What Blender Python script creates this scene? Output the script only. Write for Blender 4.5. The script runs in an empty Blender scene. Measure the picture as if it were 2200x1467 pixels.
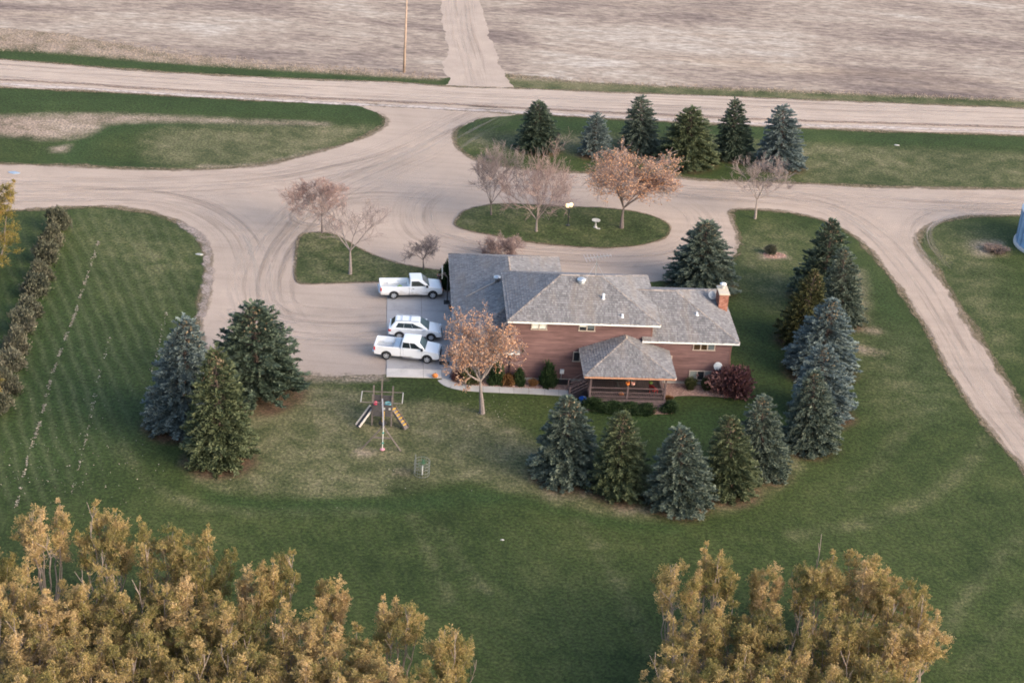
import bpy, bmesh, math, random
import numpy as np
from mathutils import Vector, Matrix, noise as mnoise

# ------------------------------------------------------------------ camera
SC = bpy.context.scene
COL = SC.collection
W, H_PX = 2200.0, 1467.0
F_PX, PITCH, ROLL, CAM_Z = 3980.0, math.radians(28.05), math.radians(4.04), 79.2
_fw = Vector((0, math.cos(PITCH), -math.sin(PITCH)))
_rt = Vector((1, 0, 0)); _dn = _fw.cross(_rt)
CR = _rt * math.cos(ROLL) - _dn * math.sin(ROLL)
CD = _rt * math.sin(ROLL) + _dn * math.cos(ROLL)
CAM = Vector((0, 0, CAM_Z))
cd = bpy.data.cameras.new('camera'); cam = bpy.data.objects.new('camera', cd); COL.objects.link(cam)
cd.sensor_width = 36.0; cd.lens = 36.0 * F_PX / W; cd.clip_start = 1.0; cd.clip_end = 9000.0
cam.matrix_world = Matrix(((CR.x, -CD.x, -_fw.x, 0), (CR.y, -CD.y, -_fw.y, 0), (CR.z, -CD.z, -_fw.z, CAM_Z), (0, 0, 0, 1)))
SC.camera = cam

# ------------------------------------------------------------------ sky, sun, exposure
SUN_AZ, SUN_EL = math.radians(118), math.radians(24)      # azimuth clockwise from +Y (away from the camera)
world = bpy.data.worlds.new('World'); SC.world = world; world.use_nodes = True
wn = world.node_tree; wn.nodes.clear()
sky = wn.nodes.new('ShaderNodeTexSky'); sky.sky_type = 'NISHITA'; sky.sun_disc = False
sky.sun_elevation = SUN_EL; sky.sun_rotation = SUN_AZ
sky.air_density = 1.0; sky.dust_density = 4.0; sky.ozone_density = 1.0
bg = wn.nodes.new('ShaderNodeBackground'); bg.inputs[1].default_value = 0.15
wo = wn.nodes.new('ShaderNodeOutputWorld')
wn.links.new(sky.outputs[0], bg.inputs[0]); wn.links.new(bg.outputs[0], wo.inputs[0])
sl = bpy.data.lights.new('sun', 'SUN'); so = bpy.data.objects.new('sun', sl); COL.objects.link(so)
sl.energy = 0.75; sl.angle = math.radians(40); sl.color = (1.0, 0.89, 0.79)
sdir = Vector((math.sin(SUN_AZ) * math.cos(SUN_EL), math.cos(SUN_AZ) * math.cos(SUN_EL), math.sin(SUN_EL)))
so.rotation_euler = sdir.to_track_quat('Z', 'Y').to_euler(); so.location = sdir * 300
vs = SC.view_settings; vs.view_transform = 'Standard'; vs.look = 'None'; vs.gamma = 1.0; vs.use_curve_mapping = False
vs.exposure = 1.42
SC.render.engine = 'CYCLES'
SC.cycles.max_bounces = 5; SC.cycles.diffuse_bounces = 3; SC.cycles.transparent_max_bounces = 12
SC.cycles.use_denoising = True; SC.cycles.denoiser = 'OPENIMAGEDENOISE'; SC.cycles.denoising_prefilter = 'NONE'
SC.cycles.filter_width = 1.8

# ------------------------------------------------------------------ pixel <-> place
def G(px, py, z=0.0):
    d = _fw + CR * ((px - W / 2) / F_PX) + CD * ((py - H_PX / 2) / F_PX)
    return CAM + d * ((z - CAM_Z) / d.z)
def PX(p):
    d = Vector(p) - CAM; k = d.dot(_fw)
    return (W / 2 + F_PX * d.dot(CR) / k, H_PX / 2 + F_PX * d.dot(CD) / k)
def height_to(base, py):
    lo, hi = 0.0, 30.0
    for _ in range(40):
        m = (lo + hi) / 2
        if PX(base + Vector((0, 0, m)))[1] > py: lo = m
        else: hi = m
    return lo
def gl(pts, z=0.0): return [G(x, y, z) for x, y in pts]

# ------------------------------------------------------------------ house frame
PHI = math.radians(5.12)
HO = Vector((1.07, 140.95, 0)); HU = Vector((math.cos(PHI), math.sin(PHI), 0)); HV = Vector((-math.sin(PHI), math.cos(PHI), 0))
def HP(u, v, z=0.0): return HO + HU * u + HV * v + Vector((0, 0, z))

# ------------------------------------------------------------------ materials
def new_mat(name):
    m = bpy.data.materials.new(name); m.use_nodes = True
    nt = m.node_tree; b = nt.nodes['Principled BSDF']
    return m, nt, b
def N(nt, t, **kw):
    n = nt.nodes.new(t)
    for k, v in kw.items(): setattr(n, k, v)
    return n
def L(nt, a, b): nt.links.new(a, b)
def c4(c): return (c[0], c[1], c[2], 1.0)
def ramp(nt, fac, stops):
    r = N(nt, 'ShaderNodeValToRGB'); el = r.color_ramp.elements
    while len(el) < len(stops): el.new(0.5)
    for e, (p, c) in zip(el, stops): e.position = p; e.color = c4(c)
    L(nt, fac, r.inputs[0]); return r.outputs[0]
def noise_tex(nt, vec, scale, detail=4, rough=0.55, dist=0.0):
    n = N(nt, 'ShaderNodeTexNoise'); n.inputs['Scale'].default_value = scale
    n.inputs['Detail'].default_value = detail; n.inputs['Roughness'].default_value = rough
    n.inputs['Distortion'].default_value = dist
    if vec is not None: L(nt, vec, n.inputs['Vector'])
    return n.outputs['Fac']
def mapping(nt, vec, scale=(1, 1, 1), rot=(0, 0, 0), loc=(0, 0, 0)):
    m = N(nt, 'ShaderNodeMapping'); m.inputs['Scale'].default_value = scale
    m.inputs['Rotation'].default_value = rot; m.inputs['Location'].default_value = loc
    L(nt, vec, m.inputs[0]); return m.outputs[0]
def mixc(nt, fac, a, b, mode='MIX'):
    m = N(nt, 'ShaderNodeMix', data_type='RGBA', blend_type=mode)
    for i, v in ((0, fac), (6, a), (7, b)):
        if hasattr(v, 'is_output') or isinstance(v, bpy.types.NodeSocket): L(nt, v, m.inputs[i])
        elif i == 0: m.inputs[0].default_value = v
        else: m.inputs[i].default_value = c4(v)
    return m.outputs[2]
def math_n(nt, op, a, b=None, clamp=False):
    m = N(nt, 'ShaderNodeMath', operation=op); m.use_clamp = clamp
    for i, v in enumerate((a, b)):
        if v is None: continue
        if isinstance(v, bpy.types.NodeSocket): L(nt, v, m.inputs[i])
        else: m.inputs[i].default_value = v
    return m.outputs[0]
def bump(nt, bsdf, h, strength=0.4, dist=0.05):
    b = N(nt, 'ShaderNodeBump'); b.inputs['Strength'].default_value = strength; b.inputs['Distance'].default_value = dist
    L(nt, h, b.inputs['Height']); L(nt, b.outputs[0], bsdf.inputs['Normal'])
def attr(nt, name, out='Fac'):
    a = N(nt, 'ShaderNodeAttribute'); a.attribute_name = name; return a.outputs[out]
def objco(nt): return N(nt, 'ShaderNodeTexCoord').outputs['Object']
def geopos(nt): return N(nt, 'ShaderNodeNewGeometry').outputs['Position']

MATS = {}
def plain(name, col, rough=0.6, metal=0.0, var=0.12, scale=6.0, coat=0.0, spec=None, bstr=0.0, bscale=30):
    """plain surface with a little procedural mottling"""
    if name in MATS: return MATS[name]
    m, nt, b = new_mat(name)
    o = objco(nt)
    f = noise_tex(nt, o, scale, 5, 0.6)
    lo = tuple(max(0, c * (1 - var)) for c in col); hi = tuple(min(1, c * (1 + var)) for c in col)
    L(nt, ramp(nt, f, [(0.3, lo), (0.7, hi)]), b.inputs['Base Color'])
    b.inputs['Roughness'].default_value = rough; b.inputs['Metallic'].default_value = metal
    if coat: b.inputs['Coat Weight'].default_value = coat; b.inputs['Coat Roughness'].default_value = 0.08
    if spec is not None: b.inputs['Specular IOR Level'].default_value = spec
    if bstr: bump(nt, b, noise_tex(nt, o, bscale, 3), bstr, 0.02)
    MATS[name] = m; return m
def toned(name, stops, rough=0.7, trans=0.0, spec=0.3, fine=0.0, objrand=0.0):
    """colour picked by the mesh attribute 'tone' (one random value per leaf, needle spray or shake)"""
    if name in MATS: return MATS[name]
    m, nt, b = new_mat(name)
    t = attr(nt, 'tone')
    if objrand:
        oi = N(nt, 'ShaderNodeObjectInfo').outputs['Random']
        t = math_n(nt, 'ADD', t, math_n(nt, 'MULTIPLY', math_n(nt, 'SUBTRACT', oi, 0.5), objrand), True)
    if fine:
        f = noise_tex(nt, objco(nt), 3.0, 5, 0.65)
        t = math_n(nt, 'ADD', t, math_n(nt, 'MULTIPLY', math_n(nt, 'SUBTRACT', f, 0.5), fine), True)
    colr = ramp(nt, t, stops)
    L(nt, colr, b.inputs['Base Color'])
    b.inputs['Roughness'].default_value = rough; b.inputs['Specular IOR Level'].default_value = spec
    if trans:
        tr = N(nt, 'ShaderNodeBsdfTranslucent'); L(nt, colr, tr.inputs[0])
        mx = N(nt, 'ShaderNodeMixShader'); mx.inputs[0].default_value = trans
        L(nt, b.outputs[0], mx.inputs[1]); L(nt, tr.outputs[0], mx.inputs[2])
        L(nt, mx.outputs[0], nt.nodes['Material Output'].inputs[0])
    MATS[name] = m; return m

ROAD_ANG = math.atan2((G(1900, 221) - G(300, 152)).y, (G(1900, 221) - G(300, 152)).x)

def grass_material():
    m, nt, b = new_mat('lawn_grass'); p = geopos(nt)
    big = noise_tex(nt, p, 0.07, 4, 0.6, 0.4); mid = noise_tex(nt, p, 0.45, 5, 0.62, 0.3)
    fine = noise_tex(nt, mapping(nt, p, (1, .6, 1)), 5.0, 6, 0.72); blade = noise_tex(nt, p, 3.6, 5, 0.8)
    s = math_n(nt, 'ADD', math_n(nt, 'MULTIPLY', big, 0.38), math_n(nt, 'MULTIPLY', mid, 0.36))
    s = math_n(nt, 'ADD', s, math_n(nt, 'MULTIPLY', fine, 0.26))
    green = ramp(nt, s, [(0.37, (.020, .033, .0085)), (0.45, (.030, .047, .0125)), (0.54, (.044, .061, .018)), (0.63, (.068, .081, .028))])
    lush_and_shade = ramp(nt, s, [(0.36, (.018, .034, .010)), (0.55, (.030, .055, .016)), (0.66, (.055, .078, .026))])
    dry = ramp(nt, s, [(0.36, (.056, .064, .029)), (0.48, (.102, .104, .053)), (0.58, (.160, .146, .085)), (0.68, (.22, .19, .125))])
    dirt = ramp(nt, s, [(0.36, (.17, .125, .098)), (0.5, (.28, .215, .175)), (0.66, (.36, .29, .245))])
    # attribute weights broken up by noise so that no border is a clean line
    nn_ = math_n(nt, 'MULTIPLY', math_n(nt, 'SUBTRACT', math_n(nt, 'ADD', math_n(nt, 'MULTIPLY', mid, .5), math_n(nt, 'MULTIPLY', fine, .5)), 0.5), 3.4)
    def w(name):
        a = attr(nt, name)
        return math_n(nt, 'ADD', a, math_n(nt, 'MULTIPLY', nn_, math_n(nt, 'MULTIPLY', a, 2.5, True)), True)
    colr = mixc(nt, w('lush_and_shade'), green, lush_and_shade)
    # mower stripes, only where the attribute says so
    wv = N(nt, 'ShaderNodeTexWave'); wv.wave_type = 'BANDS'; wv.bands_direction = 'X'
    wv.inputs['Scale'].default_value = 0.26; wv.inputs['Distortion'].default_value = 3.5; wv.inputs['Detail'].default_value = 2
    wv.inputs['Detail Scale'].default_value = 0.6
    L(nt, mapping(nt, p, (1, 1, 1), (0, 0, math.radians(-24))), wv.inputs['Vector'])
    sm = math_n(nt, 'MULTIPLY', math_n(nt, 'MULTIPLY', math_n(nt, 'POWER', wv.outputs['Fac'], 2.0), attr(nt, 'stripe')), math_n(nt, 'MULTIPLY', mid, 1.0))
    colr = mixc(nt, sm, colr, (.115, .125, .065))
    colr = mixc(nt, w('dry'), colr, dry)
    colr = mixc(nt, w('dirt'), colr, dirt)
    colr = mixc(nt, w('needle'), colr, ramp(nt, s, [(0.38, (.045, .030, .020)), (0.5, (.085, .055, .038)), (0.62, (.135, .092, .062))]))
    grain = ramp(nt, blade, [(0.38, (.55, .57, .54)), (0.5, (1.0, 1.0, .98)), (0.62, (1.75, 1.66, 1.5))])
    colr = mixc(nt, 1.0, colr, grain, 'MULTIPLY')
    L(nt, colr, b.inputs['Base Color']); b.inputs['Roughness'].default_value = 0.85; b.inputs['Specular IOR Level'].default_value = 0.2
    bump(nt, b, math_n(nt, 'ADD', blade, fine), 0.7, 0.06)
    return m
def gravel_material(name, base, streak=True, rough_scale=1.0, ang=ROAD_ANG):
    m, nt, b = new_mat(name); p = geopos(nt)
    sx = mapping(nt, p, (0.10, 1.3, 1) if streak else (.5, .5, 1), (0, 0, -ang))
    st = noise_tex(nt, sx, 0.9 * rough_scale, 5, 0.6, 0.3); mid = noise_tex(nt, p, 0.22, 4, 0.6, 0.6)
    fine = noise_tex(nt, p, 4.0, 6, 0.8); peb = noise_tex(nt, p, 11.0, 4, 0.8)
    s = math_n(nt, 'ADD', math_n(nt, 'MULTIPLY', st, 0.42), math_n(nt, 'MULTIPLY', mid, 0.33))
    s = math_n(nt, 'ADD', s, math_n(nt, 'MULTIPLY', fine, 0.25))
    k = lambda f: tuple(c * f for c in base)
    colr = ramp(nt, s, [(0.34, k(.80)), (0.46, k(.95)), (0.54, k(1.03)), (0.68, k(1.18))])
    colr = mixc(nt, 1.0, colr, ramp(nt, peb, [(0.30, (.80, .79, .78)), (0.70, (1.18, 1.17, 1.16))]), 'MULTIPLY')
    L(nt, colr, b.inputs['Base Color']); b.inputs['Roughness'].default_value = 0.9; b.inputs['Specular IOR Level'].default_value = 0.2
    bump(nt, b, math_n(nt, 'ADD', peb, fine), 0.5, 0.04)
    return m
def field_material():
    m, nt, b = new_mat('stubble_field'); p = geopos(nt)
    sx = mapping(nt, p, (0.26, 1.0, 1), (0, 0, -ROAD_ANG + .05))
    st = noise_tex(nt, sx, 0.10, 7, 0.68, 1.0); st2 = noise_tex(nt, mapping(nt, p, (.16, 1.0, 1), (0, 0, -ROAD_ANG)), 0.5, 5, 0.7)
    mid = noise_tex(nt, p, 0.035, 4, 0.6, 0.8); fine = noise_tex(nt, mapping(nt, p, (.35, 1, 1), (0, 0, -ROAD_ANG)), 1.6, 5, 0.78)
    s = math_n(nt, 'ADD', math_n(nt, 'MULTIPLY', st, 0.48), math_n(nt, 'MULTIPLY', mid, 0.26))
    s = math_n(nt, 'ADD', s, math_n(nt, 'MULTIPLY', st2, 0.12)); s = math_n(nt, 'ADD', s, math_n(nt, 'MULTIPLY', fine, 0.14))
    colr = ramp(nt, s, [(0.40, (.155, .122, .114)), (0.455, (.228, .184, .162)), (0.50, (.298, .244, .207)), (0.54, (.345, .292, .248)), (0.61, (.435, .392, .355))])
    straw = noise_tex(nt, mapping(nt, p, (.1, .7, 1), (0, 0, -ROAD_ANG), (31, 7, 0)), 0.13, 5, 0.6)
    colr = mixc(nt, math_n(nt, 'MULTIPLY', math_n(nt, 'SUBTRACT', straw, 0.55), 4.0, True), colr, (.40, .315, .24))
    colr = mixc(nt, 1.0, colr, ramp(nt, fine, [(0.40, (.74, .73, .72)), (0.60, (1.25, 1.23, 1.2))]), 'MULTIPLY')
    L(nt, colr, b.inputs['Base Color']); b.inputs['Roughness'].default_value = 0.95; b.inputs['Specular IOR Level'].default_value = 0.1
    bump(nt, b, st2, 0.6, 0.15)
    return m
def ribbon_material(name, cols, density=1.0, scale=3.0, sx=(1, 1, 1)):
    """loose cover that thins out to nothing at the ribbon's edges (attribute 'fade')"""
    if name in MATS: return MATS[name]
    m, nt, b = new_mat(name); p = geopos(nt)
    f = noise_tex(nt, p, scale, 6, 0.72); g = noise_tex(nt, p, scale * 0.22, 4, 0.6)
    a = attr(nt, 'fade')
    al = math_n(nt, 'ADD', math_n(nt, 'MULTIPLY', a, 1.2 * density), math_n(nt, 'MULTIPLY', math_n(nt, 'SUBTRACT', math_n(nt, 'ADD', f, g), 1.1), 1.7))
    al = math_n(nt, 'MULTIPLY', al, math_n(nt, 'MULTIPLY', a, 4.0, True), True)
    L(nt, ramp(nt, f, [(0.3, cols[0]), (0.7, cols[1])]), b.inputs['Base Color'])
    b.inputs['Roughness'].default_value = 0.95; b.inputs['Specular IOR Level'].default_value = 0.1
    L(nt, al, b.inputs['Alpha'])
    MATS[name] = m; return m

# ------------------------------------------------------------------ mesh building
class MB:
    def __init__(s): s.v = []; s.f = []; s.t = []
    def add(s, vs, fs, tone=None):
        o = len(s.v); s.v.extend([tuple(p) for p in vs]); s.f.extend([tuple(i + o for i in f) for f in fs])
        s.t.extend([0.5 if tone is None else tone] * len(vs)); return s
    def box(s, x0, x1, y0, y1, z0, z1, tone=None):
        v = [(x0, y0, z0), (x1, y0, z0), (x1, y1, z0), (x0, y1, z0), (x0, y0, z1), (x1, y0, z1), (x1, y1, z1), (x0, y1, z1)]
        return s.add(v, [(0, 3, 2, 1), (4, 5, 6, 7), (0, 1, 5, 4), (1, 2, 6, 5), (2, 3, 7, 6), (3, 0, 4, 7)], tone)
    def beam(s, a, b, w, h, up=(0, 0, 1)):
        a = Vector(a); b = Vector(b); d = (b - a).normalized(); r = d.cross(Vector(up))
        if r.length < 1e-4: r = d.cross(Vector((1, 0, 0)))
        r.normalize(); u = r.cross(d); r *= w / 2; u *= h / 2
        v = [a - r - u, a + r - u, a + r + u, a - r + u, b - r - u, b + r - u, b + r + u, b - r + u]
        return s.add(v, [(0, 3, 2, 1), (4, 5, 6, 7), (0, 1, 5, 4), (1, 2, 6, 5), (2, 3, 7, 6), (3, 0, 4, 7)])
    def tube(s, pts, rad, n=6, tone=None, cap=True):
        pts = [Vector(p) for p in pts]
        if not hasattr(rad, '__len__'): rad = [rad] * len(pts)
        vs = []; x = None
        for i, p in enumerate(pts):
            d = (pts[min(i + 1, len(pts) - 1)] - pts[max(i - 1, 0)]).normalized()
            if x is None: x = d.orthogonal().normalized()
            else:
                x = (x - d * x.dot(d))
                x = x.normalized() if x.length > 1e-5 else d.orthogonal().normalized()
            y = d.cross(x)
            for k in range(n):
                a = 2 * math.pi * k / n; vs.append(p + (x * math.cos(a) + y * math.sin(a)) * rad[i])
        fs = [(i * n + k, i * n + (k + 1) % n, (i + 1) * n + (k + 1) % n, (i + 1) * n + k) for i in range(len(pts) - 1) for k in range(n)]
        if cap: fs += [tuple(range(n))[::-1], tuple((len(pts) - 1) * n + k for k in range(n))]
        return s.add(vs, fs, tone)
    def lathe(s, prof, n=16, c=(0, 0, 0), axis='z', tone=None, cap=True):
        vs = []
        for r, h in prof:
            for k in range(n):
                a = 2 * math.pi * k / n; x, y = r * math.cos(a), r * math.sin(a)
                p = (x, y, h) if axis == 'z' else ((x, h, y) if axis == 'y' else (h, x, y))
                vs.append((p[0] + c[0], p[1] + c[1], p[2] + c[2]))
        fs = [(i * n + k, i * n + (k + 1) % n, (i + 1) * n + (k + 1) % n, (i + 1) * n + k) for i in range(len(prof) - 1) for k in range(n)]
        if cap and prof[0][0] > 1e-4: fs.append(tuple(range(n))[::-1])
        if cap and prof[-1][0] > 1e-4: fs.append(tuple((len(prof) - 1) * n + k for k in range(n)))
        return s.add(vs, fs, tone)
    def prism(s, outline, y0, y1, tone=None):
        """outline in (x, z), extruded along y"""
        n = len(outline)
        vs = [(x, y0, z) for x, z in outline] + [(x, y1, z) for x, z in outline]
        fs = [tuple(range(n)), tuple(range(2 * n - 1, n - 1, -1))] + [(i, i + n, (i + 1) % n + n, (i + 1) % n) for i in range(n)]
        return s.add(vs, fs, tone)
    def build(s, name, mat, parent=None, smooth=False, tone=False, bevel=0.0, loc=None):
        me = bpy.data.meshes.new(name); me.from_pydata(s.v, [], s.f)
        if tone:
            a = me.attributes.new('tone', 'FLOAT', 'POINT'); a.data.foreach_set('value', np.array(s.t, dtype=np.float32))
        fix_normals(me, bevel) if not tone else None
        if smooth:
            me.polygons.foreach_set('use_smooth', [True] * len(me.polygons))
        me.materials.append(mat); me.update()
        return link(name, me, parent, loc)
def fix_normals(me, bevel=0.0):
    bm = bmesh.new(); bm.from_mesh(me)
    bmesh.ops.recalc_face_normals(bm, faces=bm.faces)
    if bevel:
        bmesh.ops.bevel(bm, geom=[e for e in bm.edges if len(e.link_faces) == 2 and e.calc_face_angle(0) > 0.5], offset=bevel, segments=2, profile=0.6, affect='EDGES', clamp_overlap=True)
    bm.to_mesh(me); bm.free()
def link(name, me, parent=None, loc=None):
    o = bpy.data.objects.new(name, me); COL.objects.link(o)
    if parent is not None: o.parent = parent
    if loc is not None: o.location = loc
    return o
def thing(name, label, cat, loc=(0, 0, 0), rotz=0.0, group=None):
    o = bpy.data.objects.new(name, None); COL.objects.link(o); o.empty_display_size = 0.3
    o.location = loc; o.rotation_euler = (0, 0, rotz); tag(o, label, cat, group); return o
def tag(o, label, cat, group=None):
    o['label'] = label; o['category'] = cat
    if group: o['group'] = group
    return o
def kind(o, k, label=None):
    o['kind'] = k
    if label: o['label'] = label
    return o

def np_mesh(name, verts, nper, tones, mat):
    """mesh of separate faces with nper corners each, from one big vertex array"""
    verts = np.ascontiguousarray(verts, dtype=np.float32).reshape(-1, 3); nv = len(verts); nf = nv // nper
    me = bpy.data.meshes.new(name)
    me.vertices.add(nv); me.vertices.foreach_set('co', verts.ravel())
    me.loops.add(nv); me.loops.foreach_set('vertex_index', np.arange(nv, dtype=np.int32))
    me.polygons.add(nf); me.polygons.foreach_set('loop_start', np.arange(0, nv, nper, dtype=np.int32))
    a = me.attributes.new('tone', 'FLOAT', 'POINT'); a.data.foreach_set('value', np.repeat(np.asarray(tones, np.float32), nper))
    if mat is not None: me.materials.append(mat)
    me.update(calc_edges=True); me.validate()
    return me

# ------------------------------------------------------------------ outlines and sheets
def smooth_line(pts, step, closed=False):
    pts = [Vector((p[0], p[1])) for p in pts]; n = len(pts); out = []
    for i in range(n if closed else n - 1):
        p1, p2 = pts[i], pts[(i + 1) % n]
        p0 = pts[i - 1] if (closed or i > 0) else p1; p3 = pts[(i + 2) % n] if (closed or i + 2 < n) else p2
        m = max(1, int((p2 - p1).length / step)) if (p2 - p1).length < 60 else 40
        for k in range(m):
            t = k / m
            out.append(0.5 * ((2 * p1) + (p2 - p0) * t + (2 * p0 - 5 * p1 + 4 * p2 - p3) * t * t + (3 * p1 - p0 - 3 * p2 + p3) * t ** 3))
    if not closed: out.append(pts[-1])
    return out
def jitter(line, amp, seed=0.0, closed=False):
    out = []; n = len(line)
    for i, p in enumerate(line):
        a = line[i - 1] if (closed or i) else p; b = line[(i + 1) % n] if (closed or i + 1 < n) else p
        d = (b - a); 
        if d.length < 1e-6: out.append(p); continue
        nn = Vector((-d.y, d.x)).normalized(); q = Vector((p.x, p.y, seed))
        out.append(p + nn * amp * (mnoise.noise(q * 0.35) * 1.2 + mnoise.noise(q * 1.3) * 0.8 + mnoise.noise(q * 3.1) * 0.5))
    return out
def sheet(name, pts, z, mat, step=0.35, amp=0.15, smooth=True, parent=None, seed=0.0):
    line = smooth_line(pts, step, True) if smooth else [Vector((p[0], p[1])) for p in pts]
    if amp: line = jitter(line, amp, seed, True)
    bm = bmesh.new(); vs = [bm.verts.new((p.x, p.y, z)) for p in line]
    f = bm.faces.new(vs); f.normal_update()
    if f.normal.z < 0: f.normal_flip()
    bmesh.ops.triangulate(bm, faces=[f])
    me = bpy.data.meshes.new(name); bm.to_mesh(me); bm.free(); me.materials.append(mat)
    o = link(name, me, parent); 
    if parent is None: o['kind'] = 'structure'
    return o
def ribbon(name, pts, width, z, mat, parent=None, step=0.5, amp=0.1, seed=1.0, crown=0.0, wvar=0.0, closed=False, fade_ends=True):
    line = jitter(smooth_line(pts, step, closed), amp, seed, closed)
    if closed: line.append(line[0])
    offs = [(-1, 0), (-.45, 1), (.45, 1), (1, 0)]
    vs = []; fd = []; n = len(line)
    for i, p in enumerate(line):
        a = line[max(i - 1, 0)]; b = line[min(i + 1, n - 1)]; d = (b - a).normalized() if (b - a).length > 1e-6 else Vector((1, 0))
        nn = Vector((-d.y, d.x)); w = width / 2 * (1 + wvar * mnoise.noise(Vector((p.x * .2, p.y * .2, seed))))
        e = 1.0 if (closed or not fade_ends) else min(1.0, min(i, n - 1 - i) / max(1, 0.12 * n))
        for o, fa in offs:
            q = p + nn * w * o; vs.append((q.x, q.y, z + crown * fa)); fd.append(fa * e)
    m = len(offs)
    fs = [(i * m + k, i * m + k + 1, (i + 1) * m + k + 1, (i + 1) * m + k) for i in range(n - 1) for k in range(m - 1)]
    me = bpy.data.meshes.new(name); me.from_pydata(vs, [], fs)
    at = me.attributes.new('fade', 'FLOAT', 'POINT'); at.data.foreach_set('value', np.array(fd, np.float32))
    me.materials.append(mat); me.update()
    o = link(name, me, parent)
    if parent is None: o['kind'] = 'structure'
    return o
def sd_poly(P, poly):
    """signed distance (negative inside) of points P (n,2) to a polygon"""
    poly = np.array([(p[0], p[1]) for p in poly]); d = np.full(len(P), 1e9); inside = np.zeros(len(P), bool)
    for i in range(len(poly)):
        a, b = poly[i - 1], poly[i]; e = b - a; w = P - a
        t = np.clip((w @ e) / max(e @ e, 1e-9), 0, 1); d = np.minimum(d, np.hypot(*(w - t[:, None] * e).T))
        c = ((a[1] > P[:, 1]) != (b[1] > P[:, 1])) & (P[:, 0] < (b[0] - a[0]) * (P[:, 1] - a[1]) / (b[1] - a[1] + 1e-12) + a[0])
        inside ^= c
    return np.where(inside, -d, d)

# =================================================================== THE GROUND
DRIVE_N_L = [(-300, 345), (0, 352), (150, 357), (250, 362), (350, 364), (430, 364), (520, 360), (600, 348), (700, 322), (760, 303), (810, 280), (830, 262), (820, 247), (790, 235), (755, 224)]
DRIVE_N_R = [(1110, 247), (1040, 254), (990, 272), (975, 290), (985, 318), (1020, 342), (1060, 354), (1130, 364), (1250, 371), (1430, 378), (1500, 385), (1600, 390), (1700, 393), (1800, 398), (1900, 402), (2000, 403), (2100, 405), (2200, 407), (2600, 420)]
DRIVE_BIN = [(2600, 456), (2200, 463), (2100, 465), (2050, 470), (2010, 480), (1980, 497), (1970, 515), (1975, 535), (1995, 560), (2030, 610), (2080, 690), (2120, 750), (2160, 815), (2200, 885), (2290, 1040), (2400, 1240), (2540, 1500)]
DRIVE_LAWN_R = [(2420, 1500), (2300, 1185), (2200, 1010), (2160, 965), (2100, 890), (2040, 800), (1990, 710), (1945, 640), (1910, 590), (1870, 540), (1830, 505), (1790, 482), (1750, 468), (1700, 457), (1650, 452), (1600, 450), (1572, 453), (1576, 475), (1585, 500), (1588, 530), (1570, 560), (1530, 585), (1450, 602), (1393, 604)]
DRIVE_LAWN_L = [(828, 806), (760, 806), (700, 808), (640, 802), (560, 806), (500, 798), (450, 765), (430, 720), (428, 700), (435, 660), (443, 620), (447, 580), (445, 540), (430, 510), (400, 487), (360, 468), (310, 455), (250, 446), (180, 445), (100, 449), (50, 452), (0, 455), (-300, 470)]
ROAD_TOP = [(-900, 60), (0, 128), (300, 152), (600, 168), (850, 177), (950, 185), (1100, 190), (1300, 198), (1600, 209), (1900, 221), (2200, 233), (3000, 262)]
ROAD_BOT = [(3000, 318), (2200, 292), (1750, 277), (1430, 262), (1110, 244), (760, 224), (600, 218), (400, 208), (200, 197), (0, 188), (-900, 140)]
ISLAND = [(978, 485), (985, 465), (1005, 451), (1040, 443), (1080, 439), (1150, 441), (1220, 445), (1300, 448), (1360, 455), (1400, 465), (1430, 478), (1440, 492), (1430, 510), (1400, 522), (1360, 530), (1300, 533), (1240, 531), (1180, 526), (1120, 519), (1060, 507), (1010, 497)]
PLANTER = [(659, 611), (638, 606), (634, 590), (637, 540), (645, 510), (665, 501), (699, 501), (722, 506), (770, 534), (813, 553), (857, 567), (896, 575), (944, 581), (968, 578), (975, 606), (900, 605), (813, 607), (718, 609)]

grass = grass_material()
gravel = gravel_material('pale_gravel', (.43, .352, .298))
gravel_d = gravel_material('drive_gravel', (.400, .322, .270), True, 1.0, ROAD_ANG + .15)

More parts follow.
